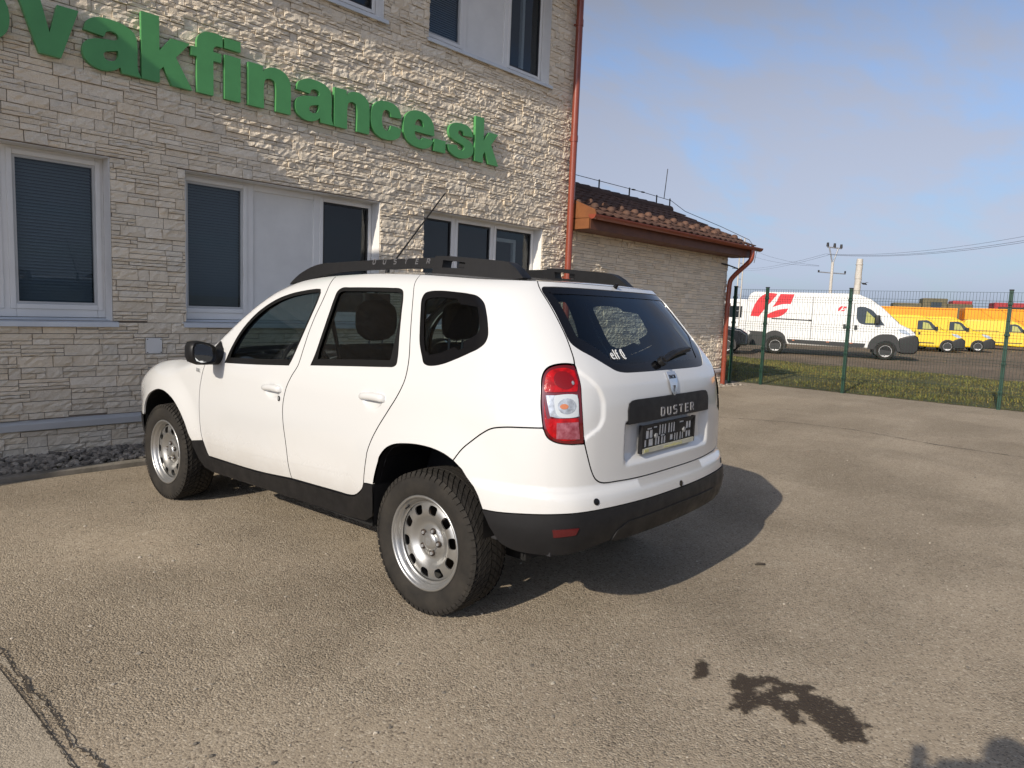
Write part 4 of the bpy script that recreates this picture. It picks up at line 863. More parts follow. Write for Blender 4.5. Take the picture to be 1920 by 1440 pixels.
# tailgate with the recess for the plate and the raised shoulder round the lamps
cz=[.80,.860,.914,.942,.964,1.007,1.057,1.107,1.157,1.199,1.26,1.60]; cs=[-.80,-.80,-.827,-.873,-.912,-.931,-.928,-.906,-.859,-.802,-.76,-.70]
CR=pchip(cz,cs)
def gate_off(s,z):
    sl=np.where(s<SMIN,2*SMIN-s,s); x=sl-SMIN   # x: distance from the centre line along the surface
    a=-.009*sm(-.006,.022,sl-CR(z))*sm(.86,.93,z)*(1-sm(1.19,1.24,z))
    rec=-.030*(1-sm(.385,.43,x))*sm(.765,.825,z)*(1-sm(.955,.975,z))
    return a+rec-.0*sm(.7,.9,x)*(1-sm(.9,1.0,z))
RGl=spath([(-.782,1.536),(-.793,1.487),(-.803,1.436),(-.806,1.367),(-.811,1.309),(-.842,1.284),(-.909,1.252),(-.985,1.211),(-1.024,1.194),(-1.075,1.185),(-1.197,1.182),(SMIN,1.182)][:1],1) if False else None
RGh=[(-.786,1.552,1)][0:0]
GLASSL=[(SMIN,1.556),(-1.2,1.556),(-.95,1.555),(-.84,1.553),(-.795,1.549),(-.784,1.535),(-.794,1.487),(-.804,1.436),(-.809,1.367),(-.815,1.312),(-.845,1.284),(-.909,1.252),(-.985,1.212),(-1.028,1.193),(-1.085,1.184),(-1.197,1.182),(SMIN,1.182)]
gl=c_(GLASSL,5); RGLASS=gl+mir(gl)[::-1][1:-1]
go=c_(TS)+c_(TLin)[1:]+c_(GL)[1:]; go=go+mir(go)[::-1][1:]; go=go+[(2*SMIN-s,ztop(s)) for s in (-.9,-1.1,-1.3)]+[(s,ztop(s)) for s in (SMIN,-1.3,-1.1,-.9)]
GEX=[(float(CR(z))+d,z) for z in np.arange(.865,1.24,.006) for d in (-.010,-.004,.002,.008,.014,.020,.026)]
GEX+=[(SMIN-q*x,z) for q in (1,-1) for x in (.38,.39,.40,.41,.42,.433) for z in np.arange(.76,.98,.012)]+[(SMIN-x,z) for x in np.arange(-.44,.441,.016) for z in (.765,.778,.79,.80,.812,.825,.953,.96,.967,.976)]
GEX=GEX+[(2*SMIN-a,b) for a,b in GEX if a>-1.0]
gate=panel('tailgate',M['paint'],car,go,[RGLASS],grid=.020,mirror=False,offfn=gate_off,depth=.02,extra=GEX)
# rear glass: black printed border, clear middle
bw=inset(RGLASS,.001); A=np.array(RGLASS); 
ins=np.where(A[:,1]>1.53,.030,np.where(A[:,1]<1.20,.040,.062)); ker=np.ones(9)/9; ins=np.convolve(np.r_[ins[-4:],ins,ins[:4]],ker,'valid'); INN=inset(RGLASS,ins)
panel('glass_border',M['gloss_black'],gate,bw,[INN],grid=.05,mirror=False,off=-.003,gap=0,depth=.01)
panel('rear_window',M['tint_glass'],gate,inset(RGLASS,.004),grid=.05,mirror=False,off=-.0055,gap=0,rim=False)
# side glass and seals
def sealed(parent,outl,bottom,name,door):
    A=np.array(outl); d=.020+bottom*(1-sm(A[:,1].min()+.03,A[:,1].min()+.10,A[:,1])); inn=inset(outl,d)
    a=panel('window_seal',M['rubber_seal'],parent[0],outl,[inn],grid=.05,off=-.0035,gap=-.001,depth=.012,mirror=False)
    b=panel('window_seal',M['rubber_seal'],parent[1],mir(outl),[mir(inn)],grid=.05,off=-.0035,gap=-.001,depth=.012,mirror=False)
    a=panel(name,M['car_glass'],parent[0],inset(outl,.006),grid=.05,off=-.012,gap=0,rim=False,mirror=False)
    b=panel(name,M['car_glass'],parent[1],mir(inset(outl,.006)),grid=.05,off=-.012,gap=0,rim=False,mirror=False)
sealed(fdo,FW,.016,'door_window','f'); sealed(rdo,RW,.016,'door_window','r')
dvd=[(.315,1.135),(.262,1.14),(.246,1.17),(.246,1.32),(.250,1.44),(.262,1.42),(.285,1.28)]
panel('window_divider',M['rubber_seal'],rdo[0],dvd,grid=.06,off=-.004,gap=0,mirror=False); panel('window_divider',M['rubber_seal'],rdo[1],mir(dvd),grid=.06,off=-.004,gap=0,mirror=False)
A=np.array(QW); QI=inset(QW,np.where(A[:,0]<-.25,.055,.032)+.02*(A[:,1]<1.22))
panel('quarter_glass_border',M['gloss_black'],car,inset(QW,.002),[QI],grid=.05,off=-.003,gap=0,depth=.01)
panel('quarter_window',M['tint_glass'],car,inset(QW,.005),grid=.05,off=-.0055,gap=0,rim=False)
# dark backing behind the seams
for L in (BG,RG,FG,BS,DBf+DBr[1:],WB): strip_on('seam',M['gap'],car,L,.034,-.0145)
for L in (TS,TLin+GL[1:]): strip_on('seam',M['gap'],car,L,.03,-.034)
# crease low on the doors (pressed line)
for Lc in ([(2.07,.500),(1.66,.510),(1.2,.531),(1.15,.534)],[(1.11,.536),(.85,.551),(.575,.568)]):
    for mm in (False,True): strip_on('door_crease',M['paint'],car,mir(Lc) if mm else Lc,.008,.0016,mirror=False)
# sill cladding, arch cladding
SI=[(2.237,.485),(2.112,.503),(2.098,.452),(2.086,.397),(1.487,.405),(1.108,.431),(.70,.442),(.581,.446),(.515,.460),(.465,.489),(.438,.515),(.425,.550),(.350,.556)]+[(.352,.50),(.362,.44),(.375,.385),(.45,.345)]+[(.60,.330),(1.1,.318),(1.6,.306),(2.08,.296),(2.17,.315),(2.205,.37),(2.228,.44)]
def sill_off(s,z): return .004+.016*(1-sm(.33,.42,z))
panel('sill_cladding',M['black_plastic'],car,SI,grid=.03,gap=.0012,offfn=sill_off,depth=.05)
fbm=[(3.005,.56),(3.35,.556),(3.6,.56),(SMAX,.56),(SMAX,.30),(3.5,.30),(3.2,.32),(3.08,.36),(3.03,.45)]
panel('front_bumper_lower',M['black_plastic'],car,fbm,grid=.05,gap=.001,off=.004,depth=.03)
fb=[(3.62,.565),(SMAX,.565),(SMAX,.80),(3.60,.80),(3.62,.70)]
panel('front_grille',M['van_black'],car,fb,grid=.05,gap=.001)
panel('headlamp',M['lamp_glass'],car,spath([(3.32,.84),(3.38,.70),(3.58,.68),(3.75,.72),(3.74,.79),(3.5,.84)],4),grid=.05,gap=0,off=.006)
# roof, windscreen and bonnet: rows from the left edge to the right one
def rows(y0,y1,step,front):
    ys=np.arange(y0,y1+1e-6,step); out=[]
    return ys
def cap(name,m,srange,nx,crown,bow,dz=0.0,ztopfn=None):
    V=[];F=[];k=nx+1
    for i,s in enumerate(srange):
        z=ztop(s)-.0010; X,Y,Z=[float(a) for a in S0(s,z)]
        for j in range(nx+1):
            q=-1+2*j/nx; b=(1-q*q); V.append((X*q,Y+bow(s)*b,Z+crown(s)*b+dz))
    n=len(srange)
    for i in range(n-1):
        for j in range(nx): F.append((i*k+j,i*k+j+1,(i+1)*k+j+1,(i+1)*k+j))
    return MB().add(V,F,True).build(name,m,car)
sr=list(np.linspace(SMIN+.001,-.55,26))+list(np.linspace(-.5,1.28,36))
bw_=lambda s: .20*float(sm(.9,2.1,np.array(s)))
cap('roof',M['paint'],sr,24,lambda s:.035*float(sm(SMIN,.2,np.array(s))),bw_)
cap('windscreen',M['car_glass'],list(np.linspace(1.30,2.14,14)),20,lambda s:.03,bw_)
cap('bonnet',M['paint'],list(np.linspace(2.14,3.30,24))+[3.45],20,lambda s:.03,lambda s:.20*(1-float(sm(2.2,3.4,np.array(s)))))
ant=MB(); ant.tube([(0,1.36,1.60),(0,1.345,1.672)],[.022,.014],10); ant.tube([(0,1.345,1.665),(0,.823,2.130)],[.0062,.0045],8)
# tail lamps
def lens(name,m,parent,outl,off,depth=.008,grid=.02,flip=False):
    return panel(name,m,parent,mir(outl) if flip else outl,grid=grid,off=off,gap=0,depth=depth,mirror=False)
TLo=c_(TLout,4)[:-1]+c_(TLin[::-1],4)[:-1]
th=panel('tail_lamp',M['dark_red'],car,TLo,grid=.02,gap=.002,off=-.006,depth=.03)
up=spath([(-.640,1.176),(-.626,1.140),(-.625,1.118),(-.632,1.108,1),(-.770,1.116,1),(-.777,1.150),(-.774,1.200,1),(-.740,1.210),(-.690,1.205),(-.660,1.194)],4)
lo=spath([(-.628,1.082,1),(-.642,1.020),(-.650,1.002,1),(-.785,1.006,1),(-.800,.920,1),(-.75,.911),(-.70,.916),(-.664,.936),(-.643,.975)],4)
wh=spath([(-.634,1.096,1),(-.772,1.103,1),(-.780,1.06),(-.788,1.013,1),(-.70,1.006),(-.660,1.012,1)],3)
fr_=spath([(-.672,1.094),(-.690,1.100),(-.760,1.103),(-.772,1.095),(-.783,1.03),(-.780,1.014),(-.765,1.010),(-.715,1.008),(-.690,1.018),(-.676,1.05)],4)
rv=spath([(-.690,.986,1),(-.786,.990,1),(-.797,.918,1),(-.692,.920,1)],3)
bowl=[(-.716+.046*math.cos(a),1.160+.036*math.sin(a)) for a in np.linspace(0,6.283,21)[:-1]]; glint=[(-.752+.006*math.cos(a),1.150+.008*math.sin(a)) for a in np.linspace(0,6.283,11)[:-1]]  # glint: small bright disc, a highlight painted onto the upper lens
bulb=lambda r,s0,z0:[(s0+r*math.cos(a),z0+r*math.sin(a)) for a in np.linspace(0,6.283,17)[:-1]]
for i,(o,fl) in enumerate(((th[0],False),(th[1],True))):
    lens('upper_red_lens',M['red_lens'],o,up,-.0030,flip=fl); lens('lamp_bowl',M['lamp_bowl'],o,bowl,-.0018,flip=fl); lens('painted_glint',M['clear_lens'],o,glint,-.0006,flip=fl); lens('lower_red_lens',M['red_lens'],o,lo,-.0032,flip=fl); lens('indicator_lens',M['clear_lens'],o,wh,-.0026,flip=fl)
    lens('indicator_frame',M['grey_lens'],o,fr_,-.0014,flip=fl); lens('reversing_lens',M['pink_lens'],o,rv,-.0018,flip=fl)
    ov=[(-.728+.040*math.cos(a),1.055+.032*math.sin(a)) for a in np.linspace(0,6.283,21)[:-1]]
    lens('indicator_reflector',M['clear_lens'],o,ov,.0002,flip=fl); lens('indicator_bulb',M['amber'],o,[(-.716+.018*math.cos(a),1.053+.011*math.sin(a)) for a in np.linspace(0,6.283,15)[:-1]],.0022,flip=fl)
# tailgate furniture
BAR=[(-1.092,.958),(-1.086,1.02),(-1.094,1.050),(-1.118,1.062),(-1.16,1.065),(SMIN,1.066)]; bar=BAR+mir(BAR)[::-1][1:]; bar=bar+[(2*SMIN+1.092,.958),(SMIN,.962)]
panel('number_plate_bar',M['black_plastic'],gate,bar,grid=.04,mirror=False,off=.007,gap=0,depth=.03)
def stroke(lines,w):
    V=[];F=[]
    for ln in lines:
        ln=[q for i,q in enumerate(ln) if i==0 or math.hypot(q[0]-ln[i-1][0],q[1]-ln[i-1][1])>1e-5]; P=np.array(ln,float); t=np.gradient(P,axis=0) if len(P)>2 else np.repeat((P[1]-P[0])[None],2,0)
        tt=[]
        for i in range(len(P)):
            a=P[i]-P[i-1] if i>0 else P[1]-P[0]; b=P[i+1]-P[i] if i<len(P)-1 else a
            a=a/np.linalg.norm(a);b=b/np.linalg.norm(b);n=np.array([-(a+b)[1],(a+b)[0]]);n/=max(np.linalg.norm(n),1e-6); c=max(n@np.array([-a[1],a[0]]),.5); tt.append(n/c*w/2)
        tt=np.array(tt);k=len(V);V+=(P+tt).tolist()+(P-tt).tolist();n=len(P);F+=[(k+i,k+i+1,k+n+i+1,k+n+i) for i in range(n-1)]
    return np.array(V),F
def arc(cx,cy,rx,ry,a0,a1,n=7): return [(cx+rx*math.cos(R_(a)),cy+ry*math.sin(R_(a))) for a in np.linspace(a0,a1,n)]
GS={'D':[[(0,.04),(0,1),(.5,1)]+arc(.5,.7,.32,.3,90,0)+arc(.5,.3,.32,.3,0,-90)+[(0,0)]],'U':[[(0,1),(0,.28)]+arc(.28,.28,.28,.28,180,270)+arc(.54,.28,.28,.28,270,360)+[(.82,1)]],
'S':[[(.80,1),(.26,1)]+arc(.26,.76,.26,.24,90,270)+[(.56,.52)]+arc(.56,.26,.26,.26,90,-90)+[(0,0)]],'T':[[(0,1),(.86,1)],[(.43,1),(.43,0)]],'E':[[(.78,1),(0,1),(0,0),(.78,0)],[(0,.52),(.70,.52)]],'R':[[(0,0),(0,1),(.54,1)]+arc(.54,.74,.26,.26,90,-90)+[(.0,.48)],[(.42,.48),(.82,0)]]}
def word(txt,h,pitch,w):
    V=[];F=[];x=0
    for ch in txt:
        v,f=stroke(GS[ch],w/h); v=v*h; v[:,0]+=x; k=len(V);V+=v.tolist();F+=[tuple(i+k for i in q) for q in f]; x+=pitch
    V=np.array(V); V[:,0]-=(V[:,0].min()+V[:,0].max())/2; return V,F
def solid_on(name,m,parent,V,F,fn,t,per_island=True):
    a=np.array([fn(x,y,t) for x,y in V]);b=np.array([fn(x,y,0) for x,y in V]);n=len(V); f=[tuple(q) for q in F]+[tuple(i+n for i in q[::-1]) for q in F]
    from collections import Counter
    c=Counter(); 
    for q in F:
        for i in range(len(q)): c[tuple(sorted((q[i],q[(i+1)%len(q)])))]+=1
    for q in F:
        for i in range(len(q)):
            e=(q[i],q[(i+1)%len(q)])
            if c[tuple(sorted(e))]==1: f.append((e[0],e[1],e[1]+n,e[0]+n))
    return MB().add(a.tolist()+b.tolist(),f).build(name,m,parent)
# on the rear, text x runs to the right (+x), which is decreasing s
rear=lambda cx,cz,o0:(lambda x,y,t: SF(np.array(SMIN-(cx+x)),np.array(cz+y),o0+t))
for i,ch in enumerate('DUSTER'):
    V,F=word(ch,.036,.062,.0072); solid_on('letter',M['grey_letter'],gate,V,F,rear(.035+.062*(i-2.5),.976,.007),.004)
V,F=text_tris('elf',.058,.0,1.18); solid_on('sticker',M['white_print'],gate,V,F,rear(-.415,1.262,-.0035),.002)
ring=[(x+.038,y) for x,y in []]
V,F=stroke([arc(.062,0,.014,.019,60,300,14),arc(.062,.0,.005,.012,90,-60,8)],.006); solid_on('sticker',M['white_print'],gate,V,F,rear(-.405,1.262,-.0035),.002)
BD=spath([(-.045,.055,1),(.045,.055,1),(.040,.0),(.028,-.035),(.008,-.055,1),(-.008,-.055,1),(-.028,-.035),(-.040,0)],4); BH=spath([(-.019,-.008,1),(.019,-.008,1),(.010,-.030),(.0,-.040),(-.010,-.030)],3)
mb=MB(); rb_=rear(.0,1.117,.0); plate_mesh(mb,BD,[BH],lambda x,y,d: rb_(x,y,.008-d),.006); bd=mb.build('badge',M['chrome'],gate,bevel=.002)
V,F=text_tris('DACIA',.023,.0004); solid_on('badge_lettering',M['gloss_black'],gate,V,F,rear(.0,1.148,.0082),.0012)
# licence plate holder: open black lattice, strip with web address
PH=(-.0,.880); pc=rear(.005,.878,0)
PX,PY=-.022,-.772
ph=SF(np.array(SMIN),np.array(.878)); yb=float(ph[1])-.012
def plate_pt(x,y,t): return (PX+x,PY-t,.876+y)
mb=MB(); o_=[(-.264,-.064),(.264,-.064),(.264,.062),(-.264,.062)]
r_=random.Random(5); hs=[]
def hole(x0,x1,y0,y1): hs.append([(x0-.0026,y0-.0022),(x1+.0026,y0-.0022),(x1+.0026,y1+.0022),(x0-.0026,y1+.0022)])
for x in (-.225,-.190): hole(x,x+.028,.002,.036)
for x in (-.235,-.196): hole(x+.0,x+(.018 if x<-.2 else .040),-.036,-.006)
for i in range(3): hole(-.100+.026*i,-.084+.026*i,.008,.052)
for i in range(3): hole(-.010+.026*i,.006+.026*i,.008,.052)
for i in range(2): hole(-.135+.026*i,-.117+.026*i,-.038,-.002)
for i in range(2): hole(-.076+.026*i,-.058+.026*i,-.038,-.006)
hole(-.082,-.042,-.001,.005); hole(.012,.042,-.030,-.006)
for i in range(4): hole(.056+.024*i-(0 if i<2 else -.01),.071+.024*i-(0 if i<2 else -.01),-.038,-.004)
for i in range(2): hole(.178+.030*i,.202+.030*i,.010,.042)
for i in range(2): hole(.178+.030*i,.202+.030*i,-.034,-.006)
hole(-.215,-.170,.043,.047); hole(-.155,-.120,.046,.050); hole(.105,.150,.046,.050); hole(.236,.240,-.03,.045)
plate_mesh(mb,o_,hs,lambda x,y,d: plate_pt(x,y,.012-d),.010); PHo=mb.build('plate_holder',M['black_plastic'],gate)
mb=MB(); mb.box(PX-.264,PX+.264,PY-.016,PY-.008,.934,.942); mb.box(PX-.268,PX-.258,PY-.016,PY+.004,.811,.942); mb.box(PX+.258,PX+.268,PY-.016,PY+.004,.811,.942); mb.build('holder_frame',M['black_plastic'],gate)
mb=MB(); mb.box(PX-.258,PX+.258,PY-.0175,PY-.010,.811,.833); mb.build('address_strip',M['strip'],gate)
V,F=text_tris('www.slovakfinance.sk',.0215,.0003); solid_on('address_lettering',M['yellow_print'],gate,V,F,lambda x,y,t:(PX+.035+x,PY-.0175-t,.8222+y),.0006)
mb=MB(); mb.box(PX-.245,PX-.205,PY-.0187,PY-.0173,.816,.829); mb.build('address_mark',M['yellow_print'],gate)
pb=MB(); pb.box(PX-.25,PX+.25,PY-.0075,PY+.004,.815,.936); pb.build('plate_backing',M['white_plastic'],gate)
for x in (-.135,.150):
    mb=MB(); q=[(x+PX+.013*math.cos(a),.882+.013*math.sin(a)) for a in np.linspace(0,6.283,13)[:-1]]; mb.prism(q,PY-.0165,PY-.008); mb.build('plate_screw',M['zinc'],gate)
# wiper, washer nozzle
wp=MB(); a=lambda x,z,o: tuple(SF(np.array(SMIN-x),np.array(z),o))
wp.tube([a(-.05,1.215,.004),a(-.05,1.215,.028)],.024,12); wp.tube([a(-.05,1.215,.022),a(.08,1.238,.030),a(.20,1.252,.028),a(.36,1.262,.022)],[.016,.017,.015,.008],8); wp.tube([a(-.03,1.212,.012),a(.15,1.243,.010),a(.38,1.258,.009)],.006,6); wp.build('rear_wiper',M['black_plastic'],gate)
nz=MB(); nz.tube([a(0,1.572,-.004),a(0,1.574,.014)],[.013,.010],10); nz.tube([a(0,1.578,.010),a(0,1.570,.020)],.007,8); nz.build('washer_nozzle',M['gloss_black'],gate)
ant.build('aerial',M['black_plastic'],car)
# door handles, lock, repeater
def handle(parent,s0,z0,flip):
    mb=MB(); sg_=(lambda q:(2*SMIN-q)) if flip else (lambda q:q)
    n=13; V=[];F=[]
    for i in range(n):
        u=-1+2*i/(n-1); w=.0195*(1-.12*u-.35*abs(u)**6); h=.016+.020*(1-u*u)**.5 if abs(u)<1 else .006; h=.004+.018*(max(1-u**6,0))**.5
        for k in range(8):
            a_=math.pi*k/7; s=s0+.098*u; z=z0+w*math.cos(a_)-.006*u*u-.003*u; V.append(SF(np.array(sg_(s)),np.array(z),h*math.sin(a_)**.6+ (.0 if k in(0,7) else .001)).tolist())
    for i in range(n-1):
        for k in range(7): F.append((i*8+k,i*8+k+1,(i+1)*8+k+1,(i+1)*8+k))
    F+=[tuple(range(8)),tuple(range(8*n-8,8*n))[::-1]]
    mb.add(V,F,True); mb.build('door_handle',M['paint'],parent)
for i in (0,1):
    handle(fdo[i],1.282,.940,i); handle(rdo[i],.388,.988,i)
    lk=[(1.203+.011*math.cos(t),.886+.015*math.sin(t)) for t in np.linspace(0,6.283,15)[:-1]]; lk=mir(lk) if i else lk
    panel('door_lock',M['black_plastic'],fdo[i],lk,grid=None,off=.004,gap=0,mirror=False)
    lk=[(1.203+.007*math.cos(t),.886+.009*math.sin(t)) for t in np.linspace(0,6.283,15)[:-1]]; lk=mir(lk) if i else lk
    panel('lock_barrel',M['zinc'],fdo[i],lk,grid=None,off=.006,gap=0,mirror=False)
panel('side_repeater',M['clear_lens'],car,spath([(2.19,.978,1),(2.145,.974,1),(2.142,.952,1),(2.185,.955,1)],3),grid=None,off=.007,gap=0)
# door mirrors
def mirror_unit(sg):
    sh=MB(); n=16;V=[];F=[];prof=[(-.070,.06),(-.055,.72),(-.02,.95),(.03,1.0),(.06,.97),(.070,.90)]
    cx,cy,cz_=-1.005,1.905,1.098
    for d,k in prof:
        for i in range(n):
            a_=2*math.pi*i/n; c,s=math.cos(a_),math.sin(a_); r=(abs(c)**3.2+abs(s)**3.2)**(-1/3.2); x=.096*k*r*c; z=.072*k*r*s*(1-.12*c)
            V.append((sg*(-(cx+x-.0*d)),cy-d+.02*c*k,cz_+z-.012*c))
    m=len(prof)
    for j in range(m-1):
        for i in range(n): F.append((j*n+i,j*n+(i+1)%n,(j+1)*n+(i+1)%n,(j+1)*n+i))
    F.append(tuple(range(n))); sh.add(V,F,True); 
    O=sh.build('door_mirror',M['gloss_black'] if False else M['black_plastic'],car)
    g=MB(); V=[]
    for i in range(24):
        a_=2*math.pi*i/24; c,s=math.cos(a_),math.sin(a_); r=(abs(c)**3.2+abs(s)**3.2)**(-1/3.2); x=.081*r*c; z=.057*r*s*(1-.12*c); V.append((sg*(-(cx+x)),cy-.058+.02*c,cz_+z-.010*c))
    g.add(V,[tuple(range(24))]); g.build('mirror_glass',M['mirror'],O)
    rim=MB(); V=[]
    for kk,dd in ((1.0,-.070),(.86,-.072),(.86,-.050)):
        for i in range(n):
            a_=2*math.pi*i/n; c,s=math.cos(a_),math.sin(a_); r=(abs(c)**3.2+abs(s)**3.2)**(-1/3.2); V.append((sg*(-(cx+.088*kk*r*c)),cy+dd+.02*c,cz_+.065*kk*r*s*(1-.12*c)-.011*c))
    F=[(j*n+i,j*n+(i+1)%n,(j+1)*n+(i+1)%n,(j+1)*n+i) for j in range(2) for i in range(n)]; rim.add(V,F,True); rim.build('mirror_rim',M['black_plastic'],O)
    b=MB(); b.tube([(sg*.95,cy+.01,cz_-.045),(sg*.91,cy+.02,cz_-.035),(sg*.845,cy+.03,cz_-.02)],[.032,.045,.060],10); b.add([(sg*.868,1.86,1.00),(sg*.868,2.02,1.00),(sg*.862,2.03,1.10),(sg*.845,1.95,1.17),(sg*.856,1.855,1.07)],[(0,1,2,3,4)]); b.build('mirror_foot',M['black_plastic'],O)
mirror_unit(-1); mirror_unit(1)
# roof rails
def rail(sg):
    ux=lambda y: .475+.075*min(max((y+.2)/1.7,0),1.05)
    top=[(1.602,1.539),(1.562,1.568),(1.467,1.621),(1.375,1.655),(1.284,1.670),(1.196,1.673),(.944,1.683),(.710,1.689),(.492,1.694),(.361,1.695)]
    botm=[(.361,1.640),(.561,1.638),(.863,1.631),(1.109,1.619),(1.230,1.602),(1.310,1.584),(1.448,1.562)]
    poly=c_(top,3)+c_(botm,3)
    mb=MB(); mb.prism(poly,-.024,.024,lambda y,x,z:(sg*(ux(y)+x- .25*max(z-1.60,0)),y,z)); O=mb.build('roof_rail',M['black_plastic'],car,bevel=.006)
    pod=[(.361,1.702),(.261,1.700),(.096,1.688),(-.085,1.673),(-.131,1.664),(-.178,1.638),(-.235,1.590),(-.146,1.583),(.092,1.590),(.362,1.600)]
    slot=[(.300,1.680),(.145,1.666),(.15,1.637),(.299,1.641)]
    mb=MB(); plate_mesh(mb,pod,[slot],lambda y,z,d:(sg*(ux(y)+.036-d-.25*max(z-1.60,0)),y,z),.066); mb.build('rail_pod',M['black_plastic'],O,bevel=.008)
    mb=MB(); plate_mesh(mb,[(.20,1.671),(.16,1.667),(.165,1.640),(.205,1.642)],[],lambda y,z,d:(sg*(ux(y)+.02-d-.25*max(z-1.60,0)),y,z),.03); mb.build('rail_web',M['black_plastic'],O)
    for i,ch in enumerate('DUSTER'):
        V,F=word(ch,.025,.084,.006); yc=.625-.084*(i-2.5) if sg<0 else .625+.084*(i-2.5)
        solid_on('letter',M['dark_letter'],O,V,F,(lambda x,y,t:(sg*(ux(yc)+.0245+t-.25*max(1.663+y-1.60,0)),yc-x if sg<0 else yc+x,1.663+y)),.001)
rail(-1); rail(1)
# wheels
def tyre_shape(mb):
    R=.343; rw=lambda w: R-.0018*(w/.05)**2 if w<.085 else R-.0052-.16*(w-.085)
    prof=[(.222,.092),(.232,.100),(.255,.108),(.285,.1115),(.305,.109),(.318,.105),(.327,.0985),(.331,.090)]
    car_=[(r,-w) for r,w in prof]+[(.333,-.06),(.334,0),(.333,.06)]+[(r,w) for r,w in prof[::-1]]
    mb.lathe([(r,a) for r,a in car_],72)
    n=60
    for sgn in (-1,1):
        for i in range(n):
            a0=2*math.pi*(i+(.5 if sgn>0 else 0))/n; da=2*math.pi/n
            for w0,w1,gp in ((.004,.030,.20),(.034,.066,.22),(.070,.099,.24)):
                V=[]
                for w,rr in ((w0,0),(w1,0)):
                    sh=.19*(w/.1)**1.25*2.2
                    for e in (gp*.5,1-gp*.5):
                        an=a0+sh*.62+da*e
                        for h in (0,1):
                            r=rw(w) if h else .329
                            if w>.095: r=(rw(w)-.003) if h else .322
                            V.append((sgn*w,r*math.cos(an),r*math.sin(an)))
                # 0:w0e0h0 1:w0e0h1 2:w0e1h0 3:w0e1h1 4..7 w1
                F=[(1,3,7,5),(0,1,5,4),(2,6,7,3),(0,2,3,1),(4,5,7,6)]
                mb.add(V,F)
            # shoulder lug running down onto the sidewall
            an=a0+.19*1.25*2.2*.9*(.106/.1)**0; sh=.19*(.099/.1)**1.25*2.2*.62
            V=[]
            for w,r in ((.0992,.3375),(.1085,.324),(.1100,.312)):
                for e in (.14,.86):
                    q=a0+sh+da*e; V.append((sgn*w,r*math.cos(q),r*math.sin(q)))
            V+=[(sgn*.100,.320*math.cos(a0+sh+da*e),.320*math.sin(a0+sh+da*e)) for e in (.14,.86)]
            mb.add(V,[(0,1,3,2),(2,3,5,4),(0,2,6),(1,7,3),(6,2,4),(7,5,3)])
tm=MB(); tyre_shape(tm)
tyre_me=None
def make_wheel():
    mb=MB(); lip=[(.188,-.060),(.196,-.058),(.200,-.070),(.204,-.086),(.210,-.088),(.213,-.092),(.214,-.099),(.219,-.1035),(.2245,-.103),(.228,-.099),(.226,-.094)]
    mb.lathe(lip,80); mb.lathe([(.200,-.058),(.194,.09)],48)
    # disc with ten rounded openings
    dz=pchip([0,.030,.050,.066,.080,.095,.112,.128,.150,.170,.184,.190],[-.050,-.050,-.052,-.050,-.042,-.046,-.058,-.067,-.069,-.064,-.056,-.054])
    out=[(.1895*math.cos(a),.1895*math.sin(a)) for a in np.linspace(0,2*math.pi,91)[:-1]]; hs=[]
    for i in range(10):
        c=2*math.pi*i/10+.157; h=[]
        for a in np.linspace(0,2*math.pi,17)[:-1]:
            x=np.sign(math.cos(a))*abs(math.cos(a))**.62*.0225; y=np.sign(math.sin(a))*abs(math.sin(a))**.62*(.0262+.12*x); r=.1545+x; h.append((r*math.cos(c)-y*math.sin(c),r*math.sin(c)+y*math.cos(c)))
        hs.append(h)
    pts,tri,loops=tri2d(out,hs,.0105)
    V=[(float(dz(math.hypot(x,y))),x,y) for x,y in pts]; mb.add(V,[tuple(t) for t in tri],True)
    for lp in loops[1:]:
        m_=len(lp); vv=[V[i] for i in lp]+[(V[i][0]+.007,V[i][1]*1.0,V[i][2]) for i in lp]; mb.add(vv,[(i,(i+1)%m_,m_+(i+1)%m_,m_+i) for i in range(m_)])
    w=mb.build('wheel',M['silver'],car,fix=False)
    t=tm.build('tyre',M['tyre'],w,fix=True); 
    cp=MB(); cp.lathe([(0,-.069),(.022,-.0685),(.036,-.066),(.046,-.060),(.0475,-.048)],30); c=cp.build('centre_cap',M['silver'],w)
    em=MB()
    V,F=stroke([[(-.012,.015),(.012,.015),(.015,.005),(.006,-.014),(-.006,-.014),(-.015,.005),(-.012,.015)],[(-.014,.006),(.014,.006)]],.0042); em.add([(-.0700,x,y) for x,y in V],F); em.build('cap_emblem',M['zinc'],w,fix=False)
    for i in range(5):
        a_=2*math.pi*i/5+.35; b=MB(); b.lathe([(.0,-.066),(.0075,-.066),(.0088,-.062),(.0088,-.048)],6,c=(0,.056*math.cos(a_),.056*math.sin(a_)),smooth=False); b.build('wheel_bolt',M['zinc'],w); q=MB(); q.lathe([(0,-.0615),(.0145,-.0615),(.0155,-.055)],14,c=(0,.056*math.cos(a_),.056*math.sin(a_))); q.build('bolt_shade',M['dark_metal'],w)  # dark discs round the bolts paint the shade of their recesses
    b=MB(); b.tube([(-.07,.172,.098),(-.098,.165,.094)],.0045,8); b.build('valve',M['black_plastic'],w)
    d=MB(); d.lathe([(0,-.0),(.145,-.0),(.15,.012),(.15,.03)],40); d.lathe([(0,.03),(.16,.03),(.16,.05),(0,.05)],30); d.build('brake_disc',M['dark_metal'],w)
    return w
ZW=.3375
w0=make_wheel(); kids=list(w0.children)
def place_wheel(o,x,y,flip,rot):
    o.location=(x,y,ZW); o.rotation_euler=(rot,0,math.pi if flip else 0)
place_wheel(w0,-.783,0,False,.3)
